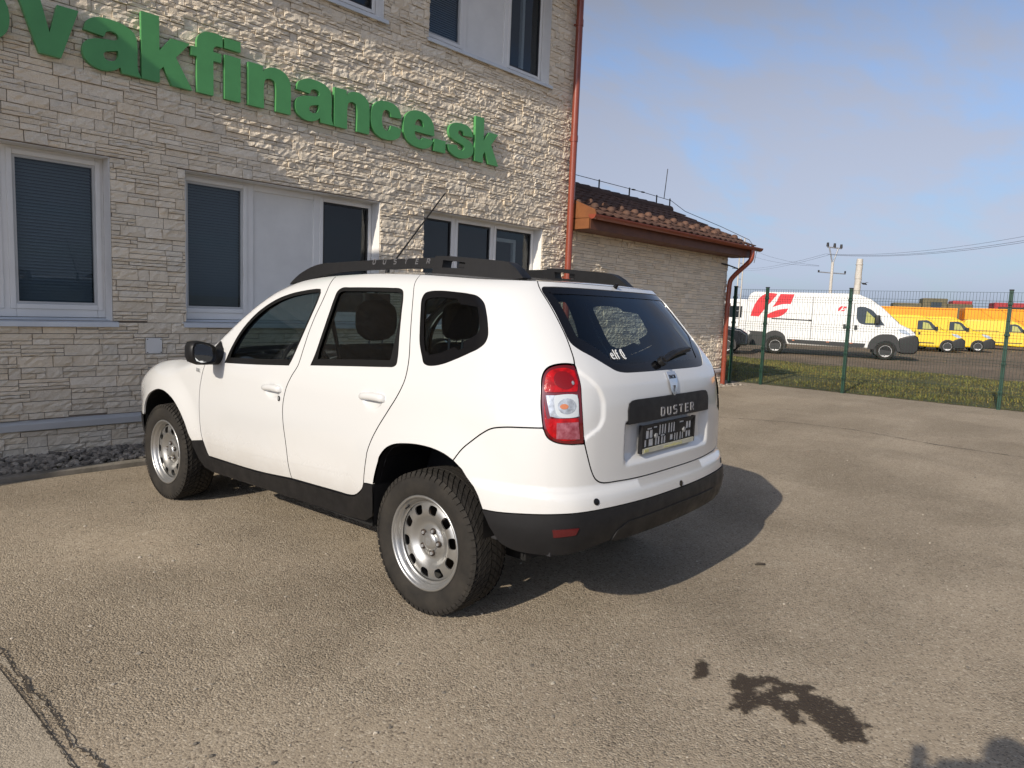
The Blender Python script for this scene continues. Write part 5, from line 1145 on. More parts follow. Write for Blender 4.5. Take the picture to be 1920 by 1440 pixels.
for x,y,fl,rt in ((-.780,2.673,False,1.1),(.783,0,True,.7),(.780,2.673,True,2.0)):
    o=w0.copy(); link(o); o.parent=car; place_wheel(o,x,y,fl,rt)
    for ch in kids: q=ch.copy(); link(q); q.parent=o
# wheel wells, underside
for y0,arch in ((0,RA),(2.673,FA)):
    L=np.array(c_(arch)); A=SF(L[:,0],L[:,1],-.010); e0=A[0].copy();e0[2]=.36; e1=A[-1].copy(); e1[2]=.45; A=np.vstack([e0,A,e1]); 
    if True:
        k=len(A); Bq=A.copy(); Bq[:,0]=-.56
        Bq[:,1]=y0+(A[:,1]-y0)*1.0
        for sg in (1,-1):
            mb=MB(); v=[(sg*q[0],q[1],q[2]) for q in np.vstack([A,Bq])]; mb.add(v,[(i,i+1,k+i+1,k+i) for i in range(k-1)]); mb.add([(sg*-.56,q[1],q[2]) for q in Bq],[tuple(range(k))]); mb.build('wheel_arch_liner',M['black_plastic'],car,fix=False)
ub=MB(); ub.box(-.55,.55,-.35,3.2,.26,.40); ub.box(-.82,.82,.45,2.2,.30,.42); ub.tube([(-.55,0,.30),(.55,0,.30)],.05,10); ub.tube([(.35,-.55,.33),(.35,1.5,.25)],.03,8); ub.build('underbody',M['gap'],car)
# cabin
def liner(name,outl,holes,o): panel(name,M['cabin'],car,outl,holes,grid=.08,gap=0,off=o,rim=False)
liner('cabin_trim',fd,[FW],-.045); liner('cabin_trim',rd_,[RW],-.045); liner('cabin_trim',qo,[QW],-.045); 
V=None
cap2=cap('roof_lining',M['cabin'],list(np.linspace(SMIN+.05,-.55,12))+list(np.linspace(-.5,1.25,16)),12,lambda s:.03*float(sm(SMIN,.2,np.array(s))),lambda s:.18*float(sm(.9,2.1,np.array(s))),dz=-.045)
panel('tailgate_trim',M['cabin'],car,go,[inset(RGLASS,.02)],grid=.08,mirror=False,off=-.045,gap=0,rim=False)
fl=MB(); fl.box(-.78,.78,-.66,2.1,.42,.46); fl.box(-.74,.74,-.45,-.1,.46,.62); fl.build('cabin_floor',M['cabin'],car)
ds=MB(); ds.prism([(1.72,.60),(1.70,.86),(1.74,.965),(1.83,1.005),(2.0,1.0),(2.25,1.0),(2.25,.5)],-.74,.74,lambda a,b,c:(b,a,c)); ds.build('dashboard',M['cabin'],car,bevel=.02)
ds=MB(); ds.prism([(1.70,.95),(1.68,1.0),(1.72,1.05),(1.86,1.06),(1.95,1.0)],-.56,-.18,lambda a,b,c:(b,a,c)); ds.build('instrument_hood',M['cabin'],car,bevel=.02)
stw=MB(); n=28; stw.tube([(-.37+.185*math.cos(a),1.70+.06*math.sin(a),.985+.175*math.sin(a)) for a in np.linspace(0,2*math.pi,n+1)],.015,8); stw.tube([(-.53,1.70,.985),(-.37,1.73,.97),(-.21,1.70,.985)],.02,6); stw.tube([(-.37,1.72,.97),(-.37,1.90,.90)],.035,8); stw.build('steering_wheel',M['rubber_seal'],car)
def seat(name,x,y,w,rec=.28):
    s=MB(); s.box(x-w,x+w,y,y+.50,.60,.76); S_=s.build(name,M['seat'],car,bevel=.05,seg=3)
    b=MB(); b.prism([(y-.02,.70),(y+.12,.70),(y-.05,1.20),(y-.16,1.21)],x-w,x+w,lambda a,b_,c:(b_,a,c)); b.build('seat_back',M['seat'],S_,bevel=.045,seg=3)
    return S_
def headrest(S_,x,y,z,w=.135,h=.20):
    mb=MB(); V=[];F=[];n=18
    for d,k in ((-.055,.55),(-.04,.9),(0,1),(.035,.92),(.05,.6)):
        for i in range(n):
            a_=2*math.pi*i/n; c,s=math.cos(a_),math.sin(a_); r=(abs(c)**3+abs(s)**3)**(-1/3); V.append((x+w*k*r*c,y+d-.1*(.0),z+h/2*k*r*s))
    for j in range(4):
        for i in range(n): F.append((j*n+i,j*n+(i+1)%n,(j+1)*n+(i+1)%n,(j+1)*n+i))
    F+=[tuple(range(n)),tuple(range(4*n,5*n))]; mb.add(V,F,True); mb.build('headrest',M['seat'],S_)
    p=MB(); p.tube([(x-.05,y,z-h/2+.02),(x-.05,y+.01,z-h/2-.12)],.006,6); p.tube([(x+.05,y,z-h/2+.02),(x+.05,y+.01,z-h/2-.12)],.006,6); p.build('headrest_post',M['zinc'],S_)
for x in (-.37,.37):
    S_=seat('front_seat',x,1.10,.25); headrest(S_,x,1.0,1.345,.14,.25)
S_=seat('rear_seat',0,.36,.62)
for x in (-.40,.40): headrest(S_,x,.30,1.365,.085,.20)
ps=MB(); ps.box(-.72,.72,-.60,-.14,1.0,1.03); ps.build('parcel_shelf',M['cabin'],car)
belt=MB(); belt.tube([(-.72,.98,1.42),(-.60,1.0,1.0),(-.52,1.05,.72)],.012,4); belt.build('seat_belt',M['cabin'],car)
rm=MB(); rm.box(-.11,.11,1.44,1.47,1.44,1.51); rm.tube([(0,1.46,1.51),(0,1.5,1.58)],.012,6); rm.build('interior_mirror',M['cabin'],car,bevel=.012)
# ------------------------------------------------------------------ fence
fence=thing('mesh_fence','green welded wire mesh fence with green posts between the yard and the vans','fence')
FY=[3.87,3.30,1.60,-1.03,-3.55,-6.05]
for i,y in enumerate(FY):
    p=MB(); x=fx(y) if i else 11.82; w=.03; p.box(x-w,x+w,y-w,y+w,-.05,2.085); P_o=p.build('post',M['fence'],fence,bevel=.004)
    c=MB(); c.box(x-w-.004,x+w+.004,y-w-.004,y+w+.004,2.085,2.105); c.build('post_cap',M['black_plastic'],P_o)
    c=MB()
    for z in (.28,.78,1.30,1.84): c.box(x-w-.012,x+w+.012,y-w-.006,y+w+.006,z,z+.045)
    c.build('post_clamp',M['fence'],P_o)
ZZ=[(.04,0),(.26,0),(.31,.035),(.36,0),(.56,0),(.76,0),(.81,.035),(.86,0),(1.06,0),(1.26,0),(1.31,.035),(1.36,0),(1.56,0),(1.80,0),(1.85,.035),(1.90,0),(2.05,0)]
for a,b in zip(FY[:-1],FY[1:]):
    mb=MB(); n=max(2,int((a-b)/.05))
    for i in range(n+1):
        y=a+(b-a)*i/n; x=fx(y)-.035; mb.tube([(x-d,y,z) for z,d in ZZ if not (z in(.56,1.06,1.56))],.0033,4,cap=False,smooth=False)
    for z,d in ZZ: mb.tube([(fx(a)-.035-d-.004,a,z),(fx(b)-.035-d-.004,b,z)],.0036,4,cap=False,smooth=False)
    o=mb.build('wire_panel',M['fence_wire'],fence,fix=False); tag(o,kind='stuff')
# ------------------------------------------------------------------ vehicles beyond the fence
def lathe_y(mb,prof,n,c):
    v=[];f=[];m=len(prof)
    for k in range(n):
        q=2*math.pi*k/n
        for r,a in prof: v.append((c[0]+r*math.cos(q),c[1]+a,c[2]+r*math.sin(q)))
    for k in range(n):
        for i in range(m-1): f.append((k*m+i,k*m+i+1,((k+1)%n)*m+i+1,((k+1)%n)*m+i))
    return mb.add(v,f,True)
def vwheel(root,a,y,r,steel,holes,side):
    t=MB(); w=.10; lathe_y(t,[(r*.62,-w),(r*.90,-w-.01),(r,-w*.75),(r,w*.75),(r*.90,w+.01),(r*.62,w)],28,(a,y,r-.005))
    R=MB(); s=-1 if side<0 else 1
    lathe_y(R,[(0,s*.075),(r*.20,s*.080),(r*.24,s*.06),(r*.40,s*.055),(r*.46,s*.075),(r*.58,s*.06),(r*.62,s*.105),(r*.66,s*.10)],24,(a,y,r-.005)); W=R.build('wheel',steel,root); t.build('tyre',M['tyre'],W)
    h=MB()
    for i in range(holes):
        q=2*math.pi*i/holes; x0=math.cos(q);z0=math.sin(q); rr=r*.50; k=r*.065
        pts=[(a+rr*x0+k*math.cos(t_),y+s*.083,r-.005+rr*z0+k*math.sin(t_)) for t_ in np.linspace(0,6.283,9)[:-1]]; h.add(pts,[tuple(range(8))])
    h.build('wheel_openings',M['van_black'],W,fix=False)
def vehicle(name,label,cat,group,base,head,W,tilt,zt0,prof,paint,wb,r,arches=(),side=-1):
    """prof: side outline (a,z); near side is local y=-W/2"""
    root=thing(name,label,cat,base,math.atan2(head[1],head[0]),group)
    ymap=lambda a,y,z:(a,y*(1-tilt*max(z-zt0,0)),z)
    hw=W/2
    b=MB(); b.prism(prof,-hw,hw,lambda a,y,z:(a,(y/abs(y))*(hw-tilt*(z-zt0)),z)); body=b.build('body',paint,root,bevel=.085,seg=3,angle=40)
    yl=lambda z,o:-(hw-tilt*(z-zt0))-o
    def decal(nm,poly,m,o=.006,parent=None,t=.012,both=False):
        q=MB(); pts=poly; n=len(pts)
        for sg in ((1,-1) if both else (1,)):
            v=[(a,sg*(yl(z,o)),z) for a,z in pts]+[(a,sg*yl(z,o-t),z) for a,z in pts]
            q.add(v,[tuple(range(n)),tuple(range(n,2*n))[::-1]]+[(i,(i+1)%n,n+(i+1)%n,n+i) for i in range(n)])
        return q.build(nm,m,parent or body)
    for a in (0,wb):
        for s in (-1,1): vwheel(root,a,s*(hw-.07),r,M['van_rim'],8 if wb>3.5 else 5,s)
        ar=MB(); rr=r*1.16; pts=[(a+rr*math.cos(t_),max(r+rr*math.sin(t_),.2)) for t_ in np.linspace(-.5,math.pi+.5,20)]; ar.prism(pts,-hw-.002,hw+.002,lambda a_,y,z:(a_,(y/abs(y))*(hw-tilt*(z-zt0)+.004),z)); ar.build('wheel_arch',M['van_black'],root)
    return root,body,decal
h1=(.2924,-.9563)
def offs(base,h,W): return (base[0]-h[1]*-(-1)*W/2*-1 if False else base[0]+(-h[1])*W/2, base[1]+h[0]*W/2, .0)
def front_quad(body,nm,m,a0,z0,a1,z1,w0,w1,o,t=.012):
    d=Vector((a1-a0,0,z1-z0)).normalized(); n=Vector((d.z,0,-d.x)); 
    if n.x<0: n=-n
    q=MB(); P=[Vector((a0,-w0,z0)),Vector((a0,w0,z0)),Vector((a1,w1,z1)),Vector((a1,-w1,z1))]
    v=[p+n*o for p in P]+[p+n*(o-t) for p in P]; q.add(v,[(0,1,2,3),(7,6,5,4),(0,4,5,1),(1,5,6,2),(2,6,7,3),(3,7,4,0)]); return q.build(nm,m,body)
# white high roof van
VW=2.05; wv_prof=[(-1.22,.48),(-1.25,1.0),(-1.23,2.10),(-1.13,2.42),(-.95,2.51),(2.60,2.53),(2.95,2.50),(3.38,2.33),(3.80,2.02),(4.45,1.40),(4.80,1.24),(5.00,1.06),(5.06,.80),(5.04,.45),(4.5,.40),(3.3,.40),(.5,.40)]
wv,wb_,wd=vehicle('delivery_van','white high roof delivery van with red leaf shaped emblem behind the fence','van',None,offs((26.06,7.98),h1,VW),h1,VW,.045,.9,wv_prof,M['van_white'],4.02,.345)
sq=lambda pts,n=5: catmull(pts,True,n)
RED1=spath([(-.05,2.44,1),(-.40,2.46),(-.66,2.34),(-.84,2.12),(-.96,1.85),(-1.05,1.50,1),(-.72,1.49,1),(-.53,1.78),(-.29,2.10,1)],4)
RED2=spath([(.05,2.44,1),(.59,2.44,1),(.47,2.04,1),(.15,2.02),(-.22,1.89,1),(-.08,2.12)],4)
RED3=spath([(.40,1.86,1),(.30,1.68),(.12,1.54),(-.18,1.46),(-.53,1.46,1),(-.26,1.64),(.06,1.78)],4)
RED3=spath([(.40,1.86,1),(.30,1.68),(.12,1.54),(-.18,1.46),(-.55,1.46,1),(-.28,1.66),(.05,1.80)],4)
def shrink(P,s,cx,cz): return [((x+.33)*s+cx,(z-1.95)*s+cz) for x,z in P]
for P in (RED1,RED2,RED3):
    wd('emblem',P,M['van_red'],.004,t=.006); wd('emblem',shrink(P,.195,2.36,1.92),M['van_red'],.004,t=.006)
wd('slide_rail',[(-.22,1.415),(1.18,1.395),(1.18,1.435),(-.22,1.455)],M['van_black'],.02); wd('rail_end',[(1.19,1.385),(1.30,1.383),(1.30,1.445),(1.19,1.447)],M['van_black'],.02)
wd('side_moulding',[(.42,.63),(3.30,.60),(3.26,.44),(.50,.48)],M['van_black'],.02)
for a in (.62,1.9,2.75): wd('side_marker',[(a,.57),(a+.10,.57),(a+.10,.61),(a,.61)],M['amber'],.028)
wd('rear_corner_trim',[(-1.24,.90),(-.45,.88),(-.42,.30),(-1.22,.30)],M['van_black'],.008)
wd('side_window',spath([(2.90,1.97,1),(2.97,2.02),(3.19,2.02,1),(3.45,1.90),(3.70,1.62),(3.93,1.33,1),(3.25,1.33,1),(3.05,1.38),(2.93,1.55)],4),M['van_glass'],.006)
wd('painted_reflection',[(3.24,1.40),(3.55,1.40),(3.55,1.60),(3.26,1.86)],M['van_reflection'],.0075,t=.004)  # patch laid on the side glass as a painted reflection
wd('door_gap',[(2.80,.42),(2.815,.42),(2.815,2.15),(2.80,2.15)],M['gap'],.003,t=.01); wd('door_gap',[(1.30,.65),(1.315,.65),(1.315,2.35),(1.30,2.35)],M['gap'],.003,t=.01); wd('painted_crease',[(-1.2,1.0),(2.78,.98),(2.78,1.0),(-1.2,1.02)],M['grey_lens'],.003,t=.01)  # the crease is a grey strip, its shade put into the colour
wd('door_handle',[(2.86,1.12),(2.97,1.12),(2.97,1.30),(2.86,1.30)],M['van_black'],.03); wd('door_handle',[(2.46,1.14),(2.56,1.14),(2.56,1.32),(2.46,1.32)],M['van_black'],.03)
front_quad(wb_,'windscreen',M['van_glass'],3.52,2.24,4.42,1.44,.82,.90,.012)
nb=MB(); nb.prism([(4.42,.86),(4.70,.96),(4.95,1.02),(5.10,.94),(5.15,.70),(5.13,.42),(5.02,.28),(4.52,.27),(4.46,.55)],-VW/2-.035,VW/2+.035); nb.build('front_bumper',M['van_black'],wv,bevel=.06)
wd('headlamp',spath([(4.38,1.22,1),(4.60,1.20),(4.80,1.06),(4.86,.98,1),(4.70,1.02),(4.50,1.08)],3),M['lamp_glass'],.012)
wd('front_arch_trim',spath([(3.38,.40,1),(3.46,.72),(3.72,.95),(4.02,1.0),(4.30,.96),(4.47,.70),(4.55,.35,1)],4),M['van_black'],.004,t=.004); wd('rear_arch_trim',spath([(-.50,.40,1),(-.44,.74),(-.20,.92),(.05,.94),(.30,.80),(.44,.45,1)],4),M['van_black'],.004,t=.004)
for s in (1,-1):
    mb=MB(); mb.box(3.55,3.74,s*(VW/2+.03),s*(VW/2+.22),1.36,1.72); mb.build('door_mirror',M['van_black'],wv,bevel=.05)
# yellow vans
YW=1.80
yp=lambda L:[(-L-.72,.35),(-L-.76,1.0),(-L-.70,1.75),(-L-.58,1.89),(-1.45,1.93),(-1.20,1.88),(-.78,1.66),(-.30,1.20),(.28,1.04),(.66,.86),(.74,.62),(.70,.30),(.2,.24),(-.8,.24)]
def yvan(label,base,h,L,nose=True):
    pr=[(a+L,z) for a,z in yp(L)]
    v,b,d=vehicle('yellow_van',label,'van','yellow vans parked beyond the fence',offs(base,h,YW),h,YW,.05,.8,pr,M['van_yellow'],L,.315)
    d('side_window',[(L-1.47,1.63),(L-1.05,1.66),(L-.86,1.58),(L-.50,1.20),(L-.55,1.15),(L-1.47,1.15)],M['van_glass'],.006)
    d('painted_reflection',[(L-1.22,1.20),(L-.75,1.20),(L-.95,1.50),(L-1.22,1.56)],M['van_reflection'],.0075,t=.004)
    d('rub_strip',[(L-1.40,.44),(L-.62,.44),(L-.62,.49),(L-1.40,.49)],M['van_black'],.02); d('rub_strip',[(.50,.44),(L-1.55,.44),(L-1.55,.49),(.50,.49)],M['van_black'],.02)
    d('slide_rail',[(-.35,1.17),(L-1.9,1.16),(L-1.9,1.19),(-.35,1.20)],M['van_black'],.012)
    for a in (L-1.62,L-1.40): d('door_handle',[(a,.88),(a+.10,.88),(a+.10,1.02),(a,1.02)],M['van_black'],.02)
    d('tail_lamp',spath([(-.71,1.42,1),(-.62,1.40),(-.58,1.1),(-.62,.92),(-.72,.90,1)],3),M['red_lens'],.010)
    d('door_gap',[(L-1.54,.30),(L-1.525,.30),(L-1.525,1.72),(L-1.54,1.72)],M['gap'],.003,t=.01)
    front_quad(b,'windscreen',M['van_glass'],L-1.02,1.80,L-.26,1.18,.66,.76,.012)
    nb=MB(); nb.prism([(L+.16,.60),(L+.40,.74),(L+.60,.80),(L+.80,.66),(L+.80,.22),(L+.30,.20),(L+.20,.36)],-YW/2-.04,YW/2+.04); nb.build('front_bumper',M['van_black'],v,bevel=.06)
    d('headlamp',spath([(L+.12,1.0,1),(L+.40,.96),(L+.62,.82,1),(L+.48,.78),(L+.28,.86)],3),M['lamp_glass'],.012)
    for s in (1,-1):
        mb=MB(); mb.box(L-.66,L-.52,s*(YW/2+.0),s*(YW/2+.16),1.16,1.34); mb.build('door_mirror',M['van_black'],v,bevel=.03)
    return v
def back(pt,h,L): return (pt[0]-h[0]*L,pt[1]-h[1]*L)
yvan('yellow panel van half hidden behind the front of the white delivery van',back((40.31,3.99),h1,3.1),h1,3.1)
yvan('yellow van behind another yellow van, only its nose and windscreen showing',back((43.9,3.05),h1,2.75),h1,2.75)
h3=(.20,-.98); yvan('yellow panel van cut off by the right edge, side on behind the third post',(51.2,4.05),h3,3.1)
# dark car and pale van at the left end, seen through the fence beside the rain pipe
ch=(.95,-.30)
dk,db,dd=vehicle('dark_car','dark parked car partly hidden behind the red rain pipe and first fence post','car',None,(23.4,11.75,0),(.2924,-.9563),1.85,.06,.8,[(-.85,.35),(-.90,.95),(-.80,1.15),(-.30,1.62),(1.3,1.66),(2.0,1.30),(2.35,1.08),(3.2,.98),(3.5,.80),(3.5,.35)],M['dark_blue'],2.7,.33)
dd('side_window',[(-.2,1.10),(-.05,1.50),(1.25,1.54),(1.85,1.12)],M['van_glass'],.006); dd('sill_strip',[(-.8,1.05),(2.3,1.02),(2.3,1.05),(-.8,1.08)],M['chrome'],.006); front_quad(db,'windscreen',M['lamp_glass'],1.45,1.60,2.28,1.13,.66,.76,.012)
pv,pb,pd=vehicle('pale_van','white van far left behind the dark car, only roof and window visible','van',None,(36.5,16.2,0),(.2924,-.9563),2.0,.045,.9,[(-1.2,.45),(-1.2,2.3),(-1.0,2.45),(2.6,2.45),(3.3,2.2),(4.2,1.35),(4.8,1.1),(4.9,.45)],M['van_white'],3.4,.34)
pd('side_window',[(-.9,1.4),(2.4,1.4),(2.4,2.05),(-.9,2.05)],M['van_glass'],.006)
# long orange box trailers far behind
def trailer(label,p0,p1,zt,zb=.75):
    d=Vector((p1[0]-p0[0],p1[1]-p0[1],0)); L=d.length; r=thing('orange_trailer',label,'trailer',(p0[0],p0[1],0),math.atan2(d.y,d.x),'orange box trailers behind the vans')
    b=MB(); b.box(0,L,-1.2,1.2,zb,zt); B=b.build('box_body',M['orange'],r,bevel=.04)
    n=int(L/1.05)
    for i in range(n+1):
        x=min(i*L/n,L-.04); rb=MB(); rb.box(x,x+.05,-1.235,-1.2,zb+.05,zt-.06); rb.build('body_rib',M['orange'],B)
    rl=MB(); rl.box(-.02,L+.02,-1.26,-1.2,zt-.08,zt+.02); rl.box(-.02,L+.02,-1.26,-1.2,zb-.05,zb+.05); rl.build('body_rail',M['orange'],B)
    for x in (L*.2,L*.3,L*.8):
        w=MB(); lathe_y(w,[(0,-.15),(.25,-.15),(.48,-.15),(.5,-.1),(.5,.15)],20,(x,-1.0,.5)); w.build('wheel',M['tyre'],r)
trailer('orange box trailer standing behind the white van and first yellow van',(60.0,13.5),(61.9,6.9),2.72)
trailer('orange box trailer at right behind the fence posts and last yellow van',(61.6,6.35),(66.5,-9.5),2.78)
# army lorries and machines above the trailers
def far(name,label,cat,p,yaw,parts,group=None):
    r=thing(name,label,cat,(p[0],p[1],0),yaw,group)
    for nm,m,bs in parts:
        mb=MB()
        for b in bs: mb.box(*b)
        mb.build(nm,m,r,bevel=.06)
    return r
YA=math.atan2(-.95,.30)
def wheels_box(L): return ('wheel',M['tyre'],[(x,x+1.0,-1.15,-.8,0,1.0) for x in (0,L*.55,L*.8)])
far('army_lorry','olive army lorry with boxy cab above the first orange trailer','lorry',(70.5,13.2),YA,[('cargo_bed',M['olive'],[(0,2.3,-1.2,1.2,1.2,3.3)]),('cab',M['olive'],[(2.35,4.3,-1.2,1.2,1.1,3.78)]),('cab_window',M['van_glass'],[(3.0,3.85,-1.22,-1.19,2.75,3.45)]),('bonnet',M['olive'],[(4.35,6.3,-1.0,1.0,1.2,3.35)]),('chassis',M['van_black'],[(0,6.2,-.6,.6,.7,1.15)]),wheels_box(6)])
far('army_lorry','olive canvas topped army lorry behind the gap between the trailers','lorry',(73.5,3.3),YA,[('cargo_bed',M['olive'],[(0,3.4,-1.2,1.2,1.1,3.05)]),('canvas',M['olive'],[(.1,2.0,-1.1,1.1,3.06,3.32)]),('cab',M['olive'],[(3.45,4.6,-1.2,1.2,1.1,2.95)]),('chassis',M['van_black'],[(0,4.6,-.6,.6,.7,1.05)]),wheels_box(4.4)])
far('red_machine','red farm machine between the two olive lorries','machine',(76.5,9.4),YA,[('hopper',M['army_red'],[(0,1.6,-1.2,1.2,2.2,3.75)]),('frame',M['army_red'],[(-.4,2.2,-.9,.9,1.0,2.15)]),wheels_box(2)])
far('red_machine','long low red machine behind the second orange trailer','machine',(78.5,6.3),YA,[('hopper',M['army_red'],[(0,3.6,-1.2,1.2,2.3,3.72)]),('hopper_rail',M['van_black'],[(.3,3.3,-1.25,-1.21,3.1,3.3)]),('frame',M['army_red'],[(.2,3.2,-.9,.9,1.0,2.2)]),wheels_box(3)])
far('white_lorry','white lorry cab with dark roof deflector behind the second orange trailer','lorry',(76,.2),YA,[('cab',M['van_white'],[(1.0,3.8,-1.2,1.2,1.0,3.5)]),('deflector',M['van_black'],[(0,.95,-1.15,1.15,1.0,3.5)]),('roof_hatch',M['grey_metal'],[(1.1,3.5,-1.0,1.0,3.52,3.6)]),wheels_box(3)])
lb=far('black_pickup','black off road vehicle with a row of round roof lamps at the right','truck',(72,-4.6),YA,[('cab',M['van_black'],[(-.3,3.0,-1.0,1.0,.9,3.05)]),('lamp_bar',M['van_black'],[(0,2.8,-1.06,-1.0,3.07,3.62)]),wheels_box(2.6)])
for i in range(4):
    m_=MB(); lathe_y(m_,[(0,-.06),(.16,-.05),(.19,.0),(.19,.05)],14,(.35+.62*i,-1.08,3.33)); m_.build('roof_lamp',M['lamp_glass'],lb)
# poles and lines
pole=thing('power_pole','concrete power pole with forked head and three black insulators','pole',(62.2,26.4,0))
def P3(u,v,dist):
    d=_f*FPX+_r2*(u-960)-_u2*(v-720); k=dist/math.hypot(d[0],d[1]); return (float(CAM[0]+d[0]*k),float(CAM[1]+d[1]*k),float(CAM[2]+d[2]*k))
DP=74.0; pb=P3(1551,610,DP); pole.location=(pb[0],pb[1],0); rx,ry=_r[0],_r[1]
pm=MB(); pm.tube([(0,0,0),(0,0,6.9)],[.17,.12],10); pm.build('pole_shaft',M['concrete_pole'],pole)
pm=MB(); pm.tube([(0,0,6.7),(-.45*rx,-.45*ry,8.35)],.06,6); pm.tube([(0,0,6.7),(.42*rx,.42*ry,8.25)],.06,6); pm.tube([(-.62*rx,-.62*ry,8.3),(.72*rx,.72*ry,8.2)],.06,6); pm.tube([(-1.3*rx,-1.3*ry,5.95),(1.3*rx,1.3*ry,5.85)],.05,6); pm.build('cross_arm',M['zinc'],pole)
for k,z in ((-.60,8.35),(.05,8.30),(.68,8.22)):
    im=MB(); im.tube([(k*rx,k*ry,z),(k*rx,k*ry,z+.36)],[.125,.10],10); im.build('insulator',M['van_black'],pole)
for k in (-1.25,1.25):
    im=MB(); im.tube([(k*rx,k*ry,5.9),(k*rx,k*ry,6.12)],.08,8); im.build('insulator',M['van_black'],pole)
for i,(u0,v0,u1,v1,d1) in enumerate(((1548,476,2000,428,52),(1552,477,2000,437,54),(1556,478,2000,441,56),(1548,476,1380,503,150),(1554,478,1380,507,150),(1536,498,1400,462,140),(1536,499,1392,472,140))):
    a=np.array(P3(u0,v0,DP)); b=np.array(P3(u1,v1,d1)); mb=MB(); n=14
    mb.tube([tuple(a+(b-a)*t+np.array([0,0,-.55*4*t*(1-t)])) for t in np.linspace(0,1,n+1)],.012,4)
    o=mb.build('power_line',M['wire']); tag(o,('upper thin power line running right from the pole','middle thin power line running right from the pole','lowest thin power line running right from the pole','upper faint power line running left from the pole head','lower faint power line running left from the pole head','upper slack wire from the pole crossarm towards the roof','lower slack wire from the pole crossarm towards the roof')[i],'power line','power lines on the concrete pole')
cb=P3(1601,610,46.0); cp=thing('concrete_column','rough pale concrete column rising behind the white delivery van','column',(cb[0],cb[1],0))
mb=MB(); r_=random.Random(3); n=12; prof=[(z,.20-.006*z+r_.uniform(-.012,.012)) for z in np.linspace(0,5.05,22)]; mb.tube([(.0+r_.uniform(-.012,.012),r_.uniform(-.012,.012),z) for z,_ in prof],[r for _,r in prof],n); mb.build('column_shaft',M['concrete_pole'],cp)
mb=MB()
for z in (1.5,2.7,3.9,4.7): mb.tube([(0,0,z),(0,0,z+.03)],.20,12)
mb.build('column_band',M['concrete_pole'],cp)
ms=P3(1381,610,40.0); mast=thing('lattice_mast','pale lattice mast standing behind the annex rain pipe','mast',(ms[0],ms[1],0))
mb=MB()
for k in (-.11,.11): mb.tube([(k*rx,k*ry,0),(k*rx,k*ry,5.6)],.035,6)
mb.build('mast_leg',M['concrete_pole'],mast)
for z in np.arange(.5,5.5,.42):
    mb=MB(); mb.tube([(-.11*rx,-.11*ry,z),(.11*rx,.11*ry,z)],.022,5); mb.build('mast_rung',M['zinc'],mast)
bd=P3(1620,532,42); bird=MB(); bird.tube([(-.16,0,.03),(-.05,0,0),(.08,0,.0),(.18,0,-.05)],[.01,.05,.05,.01],8); bird.add([(0,.03,.02),(.06,.30,.08),(-.08,.28,.08),(0,-.03,.02),(.05,-.30,.06),(-.09,-.28,.06)],[(0,1,2),(3,5,4)]); o=bird.build('bird',M['wire'],smooth=True); o.location=bd; o.rotation_euler=(0,0,-.7); tag(o,'small dark bird flying right of the concrete column','bird')
# low far skyline: hedges and sheds on the horizon
def far_band():
    V=[];F=[];k=0
    for i in range(240):
        a=R_(NR.uniform(52,100)); d=NR.uniform(260,420); w=NR.uniform(6,20); h=NR.uniform(1.6,4.2); c=np.array([CAM[0]+d*math.sin(a),CAM[1]+d*math.cos(a),0]); n=9
        r=[(c[0]+w*.5*math.cos(t)*math.cos(a)*1.0,c[1]-w*.5*math.cos(t)*math.sin(a),h*abs(math.sin(t))*NR.uniform(.7,1.1)) for t in np.linspace(0,math.pi,n)]
        q=[(x+4*math.sin(a),y+4*math.cos(a),z*.6) for x,y,z in r]; V+=r+q; F+=[(k+j,k+j+1,k+n+j+1,k+n+j) for j in range(n-1)]+[tuple(range(k,k+n))]; k+=2*n
    o=MB().add(V,F).build('distant_hedges',M['soil'],fix=False); tag(o,kind='stuff')
far_band()
# ------------------------------------------------------------------ the photographer, standing behind the camera; the shadow falls into the picture
fw=np.array([math.sin(YAW),math.cos(YAW),0]); rt=np.array([math.cos(YAW),-math.sin(YAW),0]); B0=np.array([CAM[0],CAM[1],0])-fw*.40+rt*.05
pers=thing('person','person in dark jacket holding a phone, casting the shadow at bottom right','person',tuple(B0))
def L3(r,f,z): return tuple(rt*r+fw*f+np.array([0,0,z*1.03]))
bm=bmesh.new(); lay=bm.verts.layers.skin.verify(); J={}
def jn(k,r,f,z): J[k]=bm.verts.new(L3(r,f,z))
for k,v in dict(pel=(0,0,.93),wai=(0,0,1.06),che=(0,.0,1.28),nek=(0,.02,1.44),hed=(0,.04,1.54),hel=(0,.05,1.62),lhip=(-.10,0,.88),lkn=(-.11,.02,.48),lan=(-.12,0,.09),lto=(-.14,.16,.035),rhip=(.10,0,.88),rkn=(.11,.03,.48),ran=(.12,0,.09),rto=(.15,.16,.035),lsh=(-.19,0,1.38),lel=(-.25,.13,1.16),lwr=(-.13,.30,1.36),lha=(-.10,.36,1.41),rsh=(.19,0,1.38),rel=(.27,.13,1.17),rwr=(.17,.30,1.36),rha=(.15,.36,1.41)).items(): jn(k,*v)
for e in ('pel wai','wai che','che nek','nek hed','hed hel','pel lhip','lhip lkn','lkn lan','lan lto','pel rhip','rhip rkn','rkn ran','ran rto','che lsh','lsh lel','lel lwr','lwr lha','che rsh','rsh rel','rel rwr','rwr rha'):
    a,b=e.split(); bm.edges.new((J[a],J[b]))
RAD=dict(pel=(.15,.11),wai=(.15,.11),che=(.18,.12),nek=(.06,.06),hed=(.075,.09),hel=(.07,.085),lhip=(.095,.09),lkn=(.065,.065),lan=(.05,.05),lto=(.045,.03),lsh=(.075,.07),lel=(.055,.055),lwr=(.038,.034),lha=(.042,.022))
